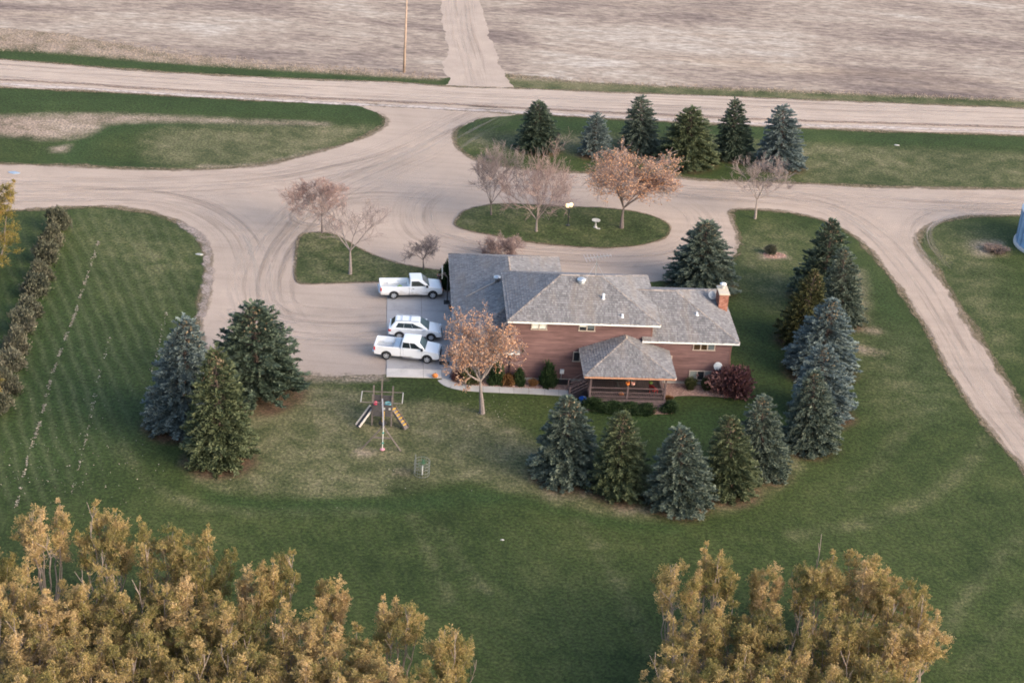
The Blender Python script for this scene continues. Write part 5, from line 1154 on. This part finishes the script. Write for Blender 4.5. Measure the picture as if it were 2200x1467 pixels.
# clipped and natural small evergreens
def bush_mesh(seed, n, shape, leaf, flatz=1.0, stems=20, up=.4):
    """blob of leaf clumps inside a unit-radius, unit-height volume; shape: 'cone', 'ball', 'fan', 'low'"""
    g = np.random.default_rng(seed); nc = 46; C = []
    while len(C) < nc:
        p = g.uniform([-1, -1, 0], [1, 1, 1]); r = math.hypot(p[0], p[1])
        lim = {'cone': max(.08, (1 - p[2]) ** .8), 'ball': math.sqrt(max(0, 1 - (2 * p[2] - 1) ** 2)) * .95 + .05, 'fan': .25 + .75 * p[2] ** .7, 'low': math.sqrt(max(0, 1 - p[2] ** 2))}[shape]
        if r < lim * .95: C.append(p)
    C = np.array(C); per = n // nc; idx = np.repeat(np.arange(nc), per); P = C[idx] + g.normal(0, 1, (len(idx), 3)) * [.17, .17, .10]; P[:, 2] = np.clip(P[:, 2], .0, 1.1)
    ct = g.uniform(.2, .8, nc)[idx] + g.normal(0, .14, len(idx)); D = P * [1, 1, .3] + [0, 0, up] + g.normal(0, .5, P.shape); D /= np.linalg.norm(D, axis=1)[:, None]
    f = np.concatenate([kites(P, D, g.uniform(.7, 1.3, len(P)) * leaf, g.uniform(.7, 1.3, len(P)) * leaf * .3, g) for _ in range(2)])
    fol = np_mesh('foliage', f.reshape(-1, 3), 4, np.tile(np.clip(ct, 0, 1), 2), None); segs = []
    for k in range(stems): c = C[g.integers(nc)]; segs.append((np.array([c[0] * .12, c[1] * .12, 0]), c * .55, .012, .01)); segs.append((c * .55, c, .01, .004))
    st = np_mesh('stems', tri_tubes(segs).reshape(-1, 3), 4, np.zeros(len(segs) * 3), bark_spruce); fol.materials.append(nm_green); return fol, st
BUSH = {'cone': bush_mesh(21, 3600, 'cone', .16, up=.8), 'ball': bush_mesh(22, 3000, 'ball', .17), 'low': bush_mesh(23, 4200, 'low', .13, up=.25), 'fan': bush_mesh(24, 2600, 'fan', .16, up=.7, stems=46), 'col': bush_mesh(25, 3600, 'cone', .14, up=1.2)}
def bush(name, label, cat, pos, r, h, kindn, mat, group=None, stretch=1.0):
    t = thing(name, label, cat, pos, rnd.uniform(0, 6.28) if stretch == 1 else PHI, group)
    for nm, me, m_ in zip(('foliage', 'stems'), BUSH[kindn], (mat, None)):
        o = link(nm, me, t); o.scale = (r * stretch, r, h)
        if m_: set_mat(o, m_)
    return t
nm_arb = needle_mat('arborvitae_green', (.012, .028, .008), (.028, .055, .016), (.060, .095, .032)); nm_red = toned('barberry_leaves', [(0, (.075, .028, .030)), (.5, (.145, .065, .064)), (1, (.24, .135, .12))], .7, .15)
nm_jun = toned('grey_juniper', [(0, (.060, .066, .044)), (.5, (.125, .125, .085)), (1, (.23, .21, .15))], .8, 0, .3, .3, .5); nm_rust = toned('rusty_shrub', [(0, (.10, .05, .02)), (.5, (.22, .11, .04)), (1, (.34, .19, .08))], .8, .15)
nm_rose = toned('rose_bush_leaves', [(0, (.03, .04, .015)), (.5, (.07, .08, .03)), (1, (.13, .13, .055))], .75, .1)
bush('arborvitae', 'smaller dark green cone shrub against the cedar wall', 'shrub', HP(-.25, -.1), .55, 1.55, 'col', nm_arb); bush('arborvitae', 'taller dark green cone shrub left of the utility box', 'shrub', HP(2.35, -.1), .75, 2.15, 'col', nm_arb)
bush('arborvitae', 'dark green cone shrub behind the orange leaved tree', 'shrub', HP(-2.2, .05), .7, 2.2, 'col', nm_arb); bush('round_shrub', 'low dark green shrub at the bend of the walk', 'shrub', HP(-4.5, .0), .85, 1.0, 'ball', nm_rose)
bush('barberry', 'small dark red shrub at the garage corner', 'shrub', HP(-5.55, .35), .55, .9, 'ball', nm_red); bush('rusty_shrub', 'rust coloured dead shrub between the cone shrubs', 'shrub', HP(-1.2, -.2), .6, .8, 'ball', nm_rust)
bush('rusty_shrub', 'tiny reddish shrub left of the tall cone shrub', 'shrub', HP(1.0, -.35), .4, .5, 'fan', nm_rust)
bush('barberry', 'large dark red bush at the right corner of the house', 'shrub', HP(18.35, -.55), 1.75, 2.2, 'ball', nm_red); bush('rose_bush', 'small leafy bush left below the lower window', 'shrub', HP(14.85, -.25), .55, .9, 'fan', nm_rose); bush('rose_bush', 'small leafy bush right below the lower window', 'shrub', HP(16.3, -.25), .55, .9, 'fan', nm_rose)
JU = 'spreading junipers before the porch'
for (u, v, r, h_, lb) in ((6.0, -3.95, .95, 1.0, 'spreading dark juniper at the left below the porch'), (7.4, -4.15, 1.0, .8, 'spreading dark juniper second from the left below the porch'), (8.9, -4.25, 1.0, .7, 'spreading dark juniper in the middle below the porch'), (10.4, -4.2, .95, .6, 'spreading dark juniper fourth from the left below the porch'), (12.5, -4.0, .75, .8, 'separate dark juniper at the right corner of the porch')):
    bush('juniper', lb, 'shrub', HP(u, v), r, h_, 'low', nm_arb, JU)
bush('dried_flowers', 'yellow brown dried flowers beside the right porch post', 'plant', HP(12.6, -2.7), .35, .6, 'fan', nm_rust); bush('arborvitae', 'green upright shrub behind the back corner of the garage', 'shrub', HP(-6.05, 18.6), .9, 2.6, 'cone', nm_arb)
bush('round_shrub', 'low green brown shrub behind the roof of the main block', 'shrub', HP(5.0, 12.6), .8, 1.3, 'ball', nm_rose); bush('round_shrub', 'small grey blue shrub on a rocky spot beside the chimney spruce', 'shrub', G(1655, 545), .55, .9, 'ball', nm_jun)
o = sheet('rock_spot', gl([(1640, 545), (1655, 540), (1680, 544), (1690, 552), (1665, 556), (1645, 553)]), .006, bed_mat, .3, .1); scatter_rocks(o, gl([(1640, 545), (1655, 540), (1680, 544), (1690, 552), (1665, 556), (1645, 553)]), 120, .05, .14, .006)
bush('weed_clump', 'brown weed clump beside the grain bin', 'weeds', G(2140, 540), 1.2, .4, 'fan', toned('dead_weeds', [(0, (.12, .085, .07)), (.5, (.21, .155, .13)), (1, (.31, .24, .2))], .9)); bush('juniper_shrub', 'red brown dead shrub at the far corner of the garage', 'shrub', HP(2.0, 20.6), .5, .6, 'ball', nm_rust)
# the juniper hedge on the left: shrubs along a line
HX = [(124, 498), (110, 532), (98, 568), (84, 605), (72, 640), (58, 680), (45, 718), (33, 758), (20, 800), (8, 845), (-8, 890)]
ordn = ['first', 'second', 'third', 'fourth', 'fifth', 'sixth', 'seventh', 'eighth', 'ninth', 'tenth', 'eleventh']
for i, (x, y) in enumerate(HX):
    p = G(x, y); bush('hedge_juniper', 'grey green juniper of the left hedge, %s from its far end' % ordn[i], 'shrub', p + Vector((0, .5, 0)), 1.05 + .2 * rnd.random(), 1.6 + .6 * rnd.random(), 'cone' if i % 2 else 'ball', nm_jun, 'junipers of the hedge on the left lawn')

# ---------------------------------------------------------------- leafless and half-bare trees
def bare_tree(seed, h=8.0, spread=3.0, trunk_h=.25, forks=4, r0=.16, leaves=0, leaf=.10, up=.55, lean=0.0, twig=1.0, dense=1.0):
    g = np.random.default_rng(seed); segs = []; tips = []; big = MB()
    def limb(p, d, ln, r, lvl):
        n = 4; pts = [p]; q = p.copy(); dd = d.copy()
        for k in range(n):
            dd = dd + g.normal(0, (.10 + .04 * lvl) if lvl else .03, 3) + np.array([0, 0, .05 * up]); dd /= np.linalg.norm(dd); q = q + dd * ln / n; pts.append(q.copy())
        rad = [max(.006, r * (1 - .65 * k / n)) for k in range(n + 1)]
        if lvl <= 1: big.tube([tuple(x) for x in pts], rad, 7 if lvl == 0 else 5, cap=False)
        else:
            for k in range(n): segs.append((pts[k], pts[k + 1], rad[k], rad[k + 1]))
        if lvl >= 4: tips.extend(pts[1:]); return
        nb = {0: forks, 1: int(9 * dense), 2: int(8 * dense), 3: int(7 * dense)}[lvl]
        for k in range(nb):
            s = 1.0 if (lvl == 0) else g.uniform(.25, 1.0); i = min(n - 1, int(s * n)); b = pts[i] + (pts[i + 1] - pts[i]) * (s * n - i); ax = dd if lvl == 0 else pts[i + 1] - pts[i]; ax = ax / (np.linalg.norm(ax) + 1e-9)
            perp = np.cross(ax, rvec(1, g)[0]); perp /= np.linalg.norm(perp) + 1e-9
            if lvl == 0: a = k * 6.283 / nb + g.normal(0, .3); perp = np.array([math.cos(a), math.sin(a), 0])
            ang = {0: g.uniform(.3, .75) * spread / 3.0, 1: g.uniform(.4, .85), 2: g.uniform(.4, .9), 3: g.uniform(.3, .9)}[lvl]; nd = ax * math.cos(ang) + perp * math.sin(ang) + np.array([0, 0, .18 * up]); nd /= np.linalg.norm(nd)
            fl = {0: g.uniform(.80, 1.05), 1: g.uniform(.40, .62), 2: g.uniform(.42, .66), 3: g.uniform(.45, .75)}[lvl]
            limb(b, nd, (h * (1 - trunk_h) * .72 if lvl == 0 else ln) * fl, rad[i] * (.62 if lvl else .66), lvl + 1)
    limb(np.zeros(3), np.array([lean, 0, 1.0]), h * trunk_h, r0, 0)
    br = tri_tubes([(a, b, max(r, .014 * twig), max(q, .010 * twig)) for a, b, r, q in segs]); branches = np_mesh('branches', br.reshape(-1, 3), 4, g.uniform(0, 1, len(br)), None)
    big2 = bpy.data.meshes.new('trunk'); big2.from_pydata(big.v, [], big.f); lm = None; tips = np.array(tips)
    zmax = max(np.percentile(tips[:, 2], 99.5), .1); sp = np.percentile(np.hypot(tips[:, 0], tips[:, 1]), 84)
    if leaves:
        P = tips[g.integers(0, len(tips), leaves)] + g.normal(0, .06, (leaves, 3)); D = rvec(leaves, g); lm = np_mesh('leaves', kites(P, D, g.uniform(.7, 1.4, leaves) * leaf, g.uniform(.7, 1.3, leaves) * leaf * .42, g).reshape(-1, 3), 4, g.uniform(0, 1, leaves), None)
    return big2, branches, lm, zmax, sp
def put_bare(name, label, base_px, top_px, width_px, mesh, bark, twigm, leafm=None, group=None):
    b = G(*base_px); sc = abs(PX(b + Vector((1, 0, 0)))[0] - PX(b)[0]); h = height_to(b, top_px[1]); tr, br, lm, zmax, sp = mesh
    t = thing(name, label, 'tree', b, 0, group); lean_to(t, b, h, top_px[0]); kz = h / zmax; kx = (width_px / 2 / sc) / sp
    for nm, me, mt in (('trunk', tr, bark), ('branches', br, twigm), ('leaves', lm, leafm)):
        if me is None: continue
        me.materials.clear(); me.materials.append(mt); o = link(nm, me, t); o.scale = (kx, kx, kz)
bark_grey = plain('grey_bark', (.24, .20, .185), .95, 0, .25, 4); bark_dark = plain('dark_bark', (.13, .105, .10), .95, 0, .25, 4)
tw_grey = toned('grey_twigs', [(0, (.17, .135, .13)), (1, (.31, .25, .235))], .95); tw_pink = toned('pinkish_twigs', [(0, (.20, .14, .128)), (1, (.34, .255, .235))], .95); tw_dark = toned('dark_twigs', [(0, (.085, .072, .078)), (1, (.17, .145, .15))], .95)
lf_orange = toned('orange_autumn_leaves', [(0, (.42, .20, .105)), (.5, (.58, .325, .19)), (1, (.70, .45, .30))], .7, .3); lf_pink = toned('pink_brown_leaves', [(0, (.32, .15, .10)), (.5, (.45, .24, .18)), (1, (.55, .34, .27))], .7, .3)
put_bare('bare_tree', 'pinkish half bare tree at the tip of the small lawn bed', (692, 502), (690, 378), 125, bare_tree(1, 7, 4.2, .30, 5, .13, 3200, .085), bark_dark, tw_pink, lf_pink)
put_bare('bare_tree', 'bare pale trunked tree in the small lawn bed by the drive', (752, 590), (762, 412), 165, bare_tree(2, 8, 4.4, .28, 4, .19, 0, .1, .5, 0, 1.0, .75), bark_grey, tw_grey)
put_bare('bare_tree', 'little dark bare tree behind the far pickup', (910, 580), (905, 508), 80, bare_tree(3, 4, 4.4, .30, 5, .11, 0, .1, .4, 0, .8, .9), bark_dark, tw_dark)
put_bare('bare_tree', 'bare multi stemmed tree at the left of the oval island', (1055, 463), (1055, 308), 112, bare_tree(4, 8, 3.2, .18, 5, .15, 0, .1, .8), bark_dark, tw_grey)
put_bare('bare_tree', 'largest bare tree with several stems on the oval island', (1152, 498), (1163, 312), 165, bare_tree(5, 9, 3.6, .14, 6, .20, 0, .10, .8, 0, 1.0, .9), bark_grey, tw_pink, lf_pink)
put_bare('autumn_tree', 'orange leaved tree at the right of the oval island', (1335, 491), (1342, 333), 178, bare_tree(63, 8, 3.9, .27, 7, .18, 8500, .125), bark_dark, tw_grey, lf_orange)
put_bare('bare_tree', 'thin bare tree at the fork right of the island', (1622, 470), (1640, 338), 118, bare_tree(7, 7, 3.4, .30, 5, .13, 0, .1, .8, 0, .9, .85), bark_grey, tw_grey)
put_bare('autumn_tree', 'orange leaved tree with pale trunk before the garage', (1036, 888), (1038, 684), 160, bare_tree(8, 8.6, 4.4, .36, 7, .26, 6500, .135, .6, 0, 1.0, .95), bark_grey, tw_grey, lf_orange)
put_bare('bare_shrub', 'pinkish leafless shrub standing behind the garage roof', (1082, 560), (1078, 505), 80, bare_tree(9, 4, 4.6, .06, 9, .06, 500, .08), bark_dark, tw_pink, lf_pink)

# ---------------------------------------------------------------- golden trees in the foreground
def golden_tree(seed, h=9.0, R=1.9, leaders=9, npuff=85, bare=.16, low=.08):
    """upright stems carrying many soft overlapping clumps of small leaves"""
    g = np.random.default_rng(seed); stems = MB(); segs = []; puffs = []; ends = []
    for k in range(leaders):
        a = k * 6.283 / leaders + g.normal(0, .35); rr = R * (g.uniform(.10, 1.0) ** .7); top = h * g.uniform(.70, 1.0) * (1 - .22 * (rr / R) ** 2); bx = np.array([math.cos(a), math.sin(a), 0.0]); n = 7; pts = []; dead = g.uniform() < bare; top *= 1.12 if dead else 1.0
        for j in range(n + 1):
            s = j / n; pts.append(bx * (rr * (s ** .75) + .22) + np.array([g.normal(0, .07), g.normal(0, .07), top * s]))
        stems.tube([tuple(p) for p in pts], [.055 * (1 - .85 * j / n) + .008 for j in range(n + 1)], 5, cap=False)
        if dead:
            for s in np.linspace(.5, .95, 9):
                b = pts[int(s * n)]; segs.append((b, b + np.array([g.normal(0, .3), g.normal(0, .3), g.uniform(.5, 1.2)]), .024, .012))
            continue
        ends.append(pts); hue = g.normal(.52, .12)
        for s, z_ in ((1.0, .15), (.97, .22), (.93, .28), (.88, .34), (.82, .38), (.75, .42), (.66, .44)):
            b = pts[int(s * n)] + (pts[min(n, int(s * n) + 1)] - pts[int(s * n)]) * (s * n - int(s * n)); puffs.append((b + g.normal(0, .13, 3), z_ * g.uniform(.8, 1.25), 1.5, np.clip(hue + .12 + g.normal(0, .09), 0, 1)))
    for k in range(npuff):
        t = low + (.82 - low) * g.beta(1.05, 1.15); env = 1.08 * R * math.sqrt(max(.05, 1 - ((t - .34) / .64) ** 2)); rr = env * g.uniform(.15, 1.0) ** .55; a = g.uniform(0, 6.283); c = np.array([rr * math.cos(a), rr * math.sin(a), t * h])
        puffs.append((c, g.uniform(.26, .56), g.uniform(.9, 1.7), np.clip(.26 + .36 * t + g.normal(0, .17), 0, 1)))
        if ends: q = ends[g.integers(len(ends))]; b = q[min(6, int(t * 6))]; segs.append((b, c, .016, .006))
    P = []; D = []; T = []
    for c, sx, asp, tn in puffs:
        ns = int((5 + 15 * (sx / .45) ** 2) * g.uniform(.6, 1.2)); nl_ = 17; d = rvec(ns, g) * [1, 1, .6]; o = c + d * sx * g.uniform(.05, .55, (ns, 1)) * [1, 1, asp]
        sd = d * .7 + [0, 0, .55] + rvec(ns, g) * .35; sd /= np.linalg.norm(sd, axis=1)[:, None]; ln = sx * g.uniform(.6, 1.25, ns)
        k = np.repeat(np.arange(ns), nl_); f = np.tile(np.linspace(.1, 1, nl_), ns) + g.normal(0, .04, ns * nl_); m = len(k)
        P.append(o[k] + sd[k] * (ln[k] * f)[:, None] + g.normal(0, .05, (m, 3))); dd = sd[k] * .8 + rvec(m, g) * .8; D.append(dd / np.linalg.norm(dd, axis=1)[:, None]); T.append(np.clip(tn + g.normal(0, .08, ns)[k] + g.normal(0, .09, m), 0, 1))
        for q in range(0, ns, 3): segs.append((o[q], o[q] + sd[q] * ln[q], .007, .004))
    P = np.concatenate(P); D = np.concatenate(D); T = np.concatenate(T); nl = len(P)
    lf = np_mesh('leaves', kites(P, D, g.uniform(.08, .15, nl), g.uniform(.022, .040, nl), g).reshape(-1, 3), 4, T, None)
    br = tri_tubes(segs).reshape(-1, 3); nv = len(stems.v); tr = bpy.data.meshes.new('trunk'); tr.from_pydata(stems.v + [tuple(p) for p in br], [], stems.f + [(nv + i, nv + i + 1, nv + i + 2, nv + i + 3) for i in range(0, len(br), 4)]); return tr, lf
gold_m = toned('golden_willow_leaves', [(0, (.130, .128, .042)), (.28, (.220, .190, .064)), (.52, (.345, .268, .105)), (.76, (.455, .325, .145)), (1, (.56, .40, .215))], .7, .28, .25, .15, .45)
gold_y = toned('yellow_green_tree_leaves', [(0, (.11, .105, .03)), (.4, (.21, .175, .045)), (.75, (.34, .245, .07)), (1, (.44, .28, .10))], .7, .28)
pale_bark = plain('pale_tree_bark', (.27, .215, .19), .9, 0, .2, 3)
GOLD = [golden_tree(s, 9.0, r_, l_, n_, b_, w_) for s, r_, l_, n_, b_, w_ in ((301, 2.5, 9, 18, .2, .66), (302, 2.1, 10, 62, .16, .12), (303, 1.5, 7, 34, .2, .45), (304, 1.9, 9, 40, .2, .50), (305, 1.35, 6, 38, .2, .25), (306, 2.2, 11, 66, .14, .08), (307, 2.3, 10, 74, .2, .05))]
for tr, lf in GOLD: tr.materials.append(pale_bark); lf.materials.append(gold_m)
def gold(name, label, top_px, h, var, width, group, mat=None):
    p = G(top_px[0], top_px[1], h); p.z = 0; t = thing(name, label, 'tree', p, 0, group); tr, lf = GOLD[var]; rz = rnd.uniform(0, 6.28)
    for nm, me in (('trunk', tr), ('crown', lf)):
        o = link(nm, me, t); o.scale = (width, width, h / 9.1); o.rotation_euler = (0, 0, rz)
        if nm == 'crown' and mat: set_mat(o, mat)
LG, RG = 'golden trees of the left foreground belt', 'golden trees of the right foreground clump'
GL_ = [((95, 1072), 9.6, 0, 1.0, 'open topped golden tree at the far left of the foreground belt'), ((222, 1076), 9.6, 3, .95, 'pale gold tree second from the left along the top of the belt'), ((338, 1106), 9.2, 1, .95, 'thin stemmed golden tree third along the top of the left belt'), ((432, 1122), 9.2, 5, .9, 'broad greenish gold tree fourth along the top of the left belt'),
       ((600, 1160), 9.2, 2, .8, 'tall slender golden tree standing out in the middle of the left belt'), ((548, 1190), 8.6, 4, .85, 'golden tree just left of the tall slender one in the left belt'), ((712, 1202), 8.8, 4, .75, 'narrow orange gold spire tree right of the middle of the left belt'), ((862, 1262), 8.8, 2, .9, 'golden tree with bare pale stems on top, second from the right end'), ((972, 1338), 8.4, 3, .9, 'orange gold tree at the right end of the left foreground belt')]
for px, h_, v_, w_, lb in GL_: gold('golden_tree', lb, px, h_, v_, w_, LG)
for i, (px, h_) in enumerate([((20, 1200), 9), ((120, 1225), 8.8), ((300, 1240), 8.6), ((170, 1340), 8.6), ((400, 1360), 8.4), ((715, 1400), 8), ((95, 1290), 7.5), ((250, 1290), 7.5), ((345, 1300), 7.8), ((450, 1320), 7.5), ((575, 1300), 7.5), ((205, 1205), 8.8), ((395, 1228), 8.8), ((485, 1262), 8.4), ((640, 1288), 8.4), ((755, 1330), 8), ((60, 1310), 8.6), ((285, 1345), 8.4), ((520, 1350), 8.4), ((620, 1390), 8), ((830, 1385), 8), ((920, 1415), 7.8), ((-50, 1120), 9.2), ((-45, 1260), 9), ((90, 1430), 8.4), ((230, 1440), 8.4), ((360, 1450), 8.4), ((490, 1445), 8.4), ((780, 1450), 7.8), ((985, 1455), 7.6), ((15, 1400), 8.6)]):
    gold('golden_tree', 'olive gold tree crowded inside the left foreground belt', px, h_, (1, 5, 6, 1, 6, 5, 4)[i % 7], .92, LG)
GR_ = [((1468, 1196), 8.8, 0, .9, 'golden tree at the left end of the right foreground clump'), ((1548, 1156), 9.3, 2, .85, 'tallest pale gold tree on the left of the right clump'), ((1656, 1178), 8.8, 4, .75, 'bright orange narrow tree in the middle of the right clump'), ((1765, 1172), 9.0, 3, .95, 'olive brown tree right of the narrow orange one'), ((1868, 1160), 9.4, 5, 1.05, 'broad orange brown tree at the top right of the right clump'), ((1950, 1225), 9.0, 1, 1.0, 'golden tree on the right shoulder of the right clump'), ((1992, 1305), 8.7, 3, .95, 'golden brown tree at the right edge of the right clump')]
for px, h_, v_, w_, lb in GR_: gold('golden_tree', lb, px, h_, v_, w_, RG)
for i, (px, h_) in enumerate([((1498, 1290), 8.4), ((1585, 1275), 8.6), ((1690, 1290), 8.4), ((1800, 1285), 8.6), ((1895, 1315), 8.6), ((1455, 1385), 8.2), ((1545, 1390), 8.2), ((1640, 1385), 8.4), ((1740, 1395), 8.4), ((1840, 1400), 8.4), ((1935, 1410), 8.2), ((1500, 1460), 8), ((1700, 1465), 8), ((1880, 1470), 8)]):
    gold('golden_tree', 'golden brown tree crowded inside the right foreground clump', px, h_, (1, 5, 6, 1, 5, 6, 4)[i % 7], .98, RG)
p = G(-16, 572); t = thing('autumn_tree', 'yellow green autumn tree cut by the left edge below the drive', 'tree', p); h_ = height_to(p, 362)
for nm, me in zip(('trunk', 'crown'), GOLD[1]): o = link(nm, me, t); o.scale = (1.25, 1.25, h_ / 9.1); (set_mat(o, gold_y) if nm == 'crown' else None)
p = G(-32, 885); t = thing('autumn_tree', 'yellow tree barely showing at the left edge below the hedge', 'tree', p); h_ = height_to(p, 775)
for nm, me in zip(('trunk', 'crown'), GOLD[3]): o = link(nm, me, t); o.scale = (.75, .75, h_ / 9.1); (set_mat(o, gold_y) if nm == 'crown' else None)

# ---------------------------------------------------------------- weeds, leaf litter (uncountable)
def strip_points(top, bot, n, g):
    a = smooth_line(gl(top), .8); b = smooth_line(gl(bot), .8); A = np.array([(p.x, p.y) for p in a]); B = np.array([(p.x, p.y) for p in b]); u = g.uniform(0, 1, n); w = g.uniform(0, 1, n)
    ia = (u * (len(A) - 1)).astype(int); ib = (u * (len(B) - 1)).astype(int); return A[ia] * (1 - w[:, None]) + B[ib] * w[:, None] + g.normal(0, .15, (n, 2))
def tufts(name, label, pts, hmin, hmax, wid, mat, per=4):
    g = np.random.default_rng(77); P = np.repeat(pts, per, 0); n = len(P); B = np.column_stack([P + g.normal(0, .12, P.shape), np.zeros(n)]); D = g.normal(0, .45, (n, 3)); D[:, 2] = 1; D /= np.linalg.norm(D, axis=1)[:, None]
    o = link(name, np_mesh(name, kites(B, D, g.uniform(hmin, hmax, n), np.full(n, wid), g).reshape(-1, 3), 4, np.clip(np.repeat(g.uniform(0, 1, len(pts)), per) + g.normal(0, .1, n), 0, 1), mat)); o['kind'] = 'stuff'; o['label'] = label; o['category'] = 'weeds'
straw = toned('dry_straw', [(0, (.27, .21, .165)), (.5, (.37, .30, .24)), (1, (.46, .385, .31))], .9, .2); gg = np.random.default_rng(8)
tufts('dry_weeds', 'tall dry tan weeds along the far side of the road', np.concatenate([strip_points([(-60, 55), (200, 78), (400, 108), (600, 132), (860, 152), (940, 162)], [(-60, 106), (200, 122), (400, 140), (600, 152), (860, 166), (940, 172)], 2600, gg), strip_points([(1090, 158), (1300, 174), (1600, 187), (1900, 199), (2260, 213)], [(1090, 168), (1300, 182), (1600, 196), (1900, 208), (2260, 222)], 1600, gg)]), .04, .16, .035, straw, 3)
white_lit = toned('dry_clippings', [(0, (.17, .145, .10)), (.5, (.30, .265, .205)), (1, (.44, .40, .33))], .9, .2)
def litter_line(pts, n, w, patchy):
    ln = smooth_line(gl(pts), .3); A = np.array([(p.x, p.y) for p in ln]); u = gg.uniform(0, 1, n * 6); dens = np.array([mnoise.noise(Vector((x * 34, patchy, 0))) for x in u]); u = u[dens > .0][:n]; i = (u * (len(A) - 1)).astype(int); return A[i] + gg.normal(0, w, (len(i), 2))
CL = np.concatenate([litter_line([(212, 520), (192, 580), (175, 630), (160, 680), (145, 715), (130, 755), (108, 820), (95, 870), (80, 925), (60, 985), (42, 1060), (35, 1090)], 1100, .06, 1.0), litter_line([(236, 725), (225, 770), (210, 820), (200, 870), (190, 920), (170, 1000), (150, 1070)], 160, .05, 5.0), litter_line([(358, 670), (345, 730), (336, 765), (325, 800)], 80, .05, 9.0)])
def flat_litter(name, label, P, size, mat):
    g = np.random.default_rng(5); n = len(P); B = np.column_stack([P, np.full(n, .02)]); a = g.uniform(0, 6.28, n); D = np.column_stack([np.cos(a), np.sin(a), g.uniform(.05, .5, n)]); D /= np.linalg.norm(D, axis=1)[:, None]
    o = link(name, np_mesh(name, kites(B, D, g.uniform(.6, 1.5, n) * size, g.uniform(.6, 1.4, n) * size * .4, g, np.tile([[0, 0, 1.0]], (n, 1)) + g.normal(0, .4, (n, 3))).reshape(-1, 3), 4, g.uniform(0, 1, n), mat)); o['kind'] = 'stuff'; o['label'] = label; o['category'] = 'leaf litter'
flat_litter('grass_clippings', 'pale broken lines of dry clippings on the left lawn', CL, .12, white_lit)
FL = [(gg.normal(cx, sx), gg.normal(cy, sy)) for cx, cy, sx, sy, n in ((150, 950, 90, 70, 120), (60, 1030, 60, 40, 60), (250, 1020, 90, 50, 50), (1040, 880, 40, 25, 90), (1340, 492, 45, 12, 60), (850, 1020, 250, 60, 50)) for _ in range(n)]
flat_litter('fallen_leaves', 'scattered fallen leaves on the grass', np.array([tuple(G(x, y).xy) for x, y in FL]), .10, white_lit)
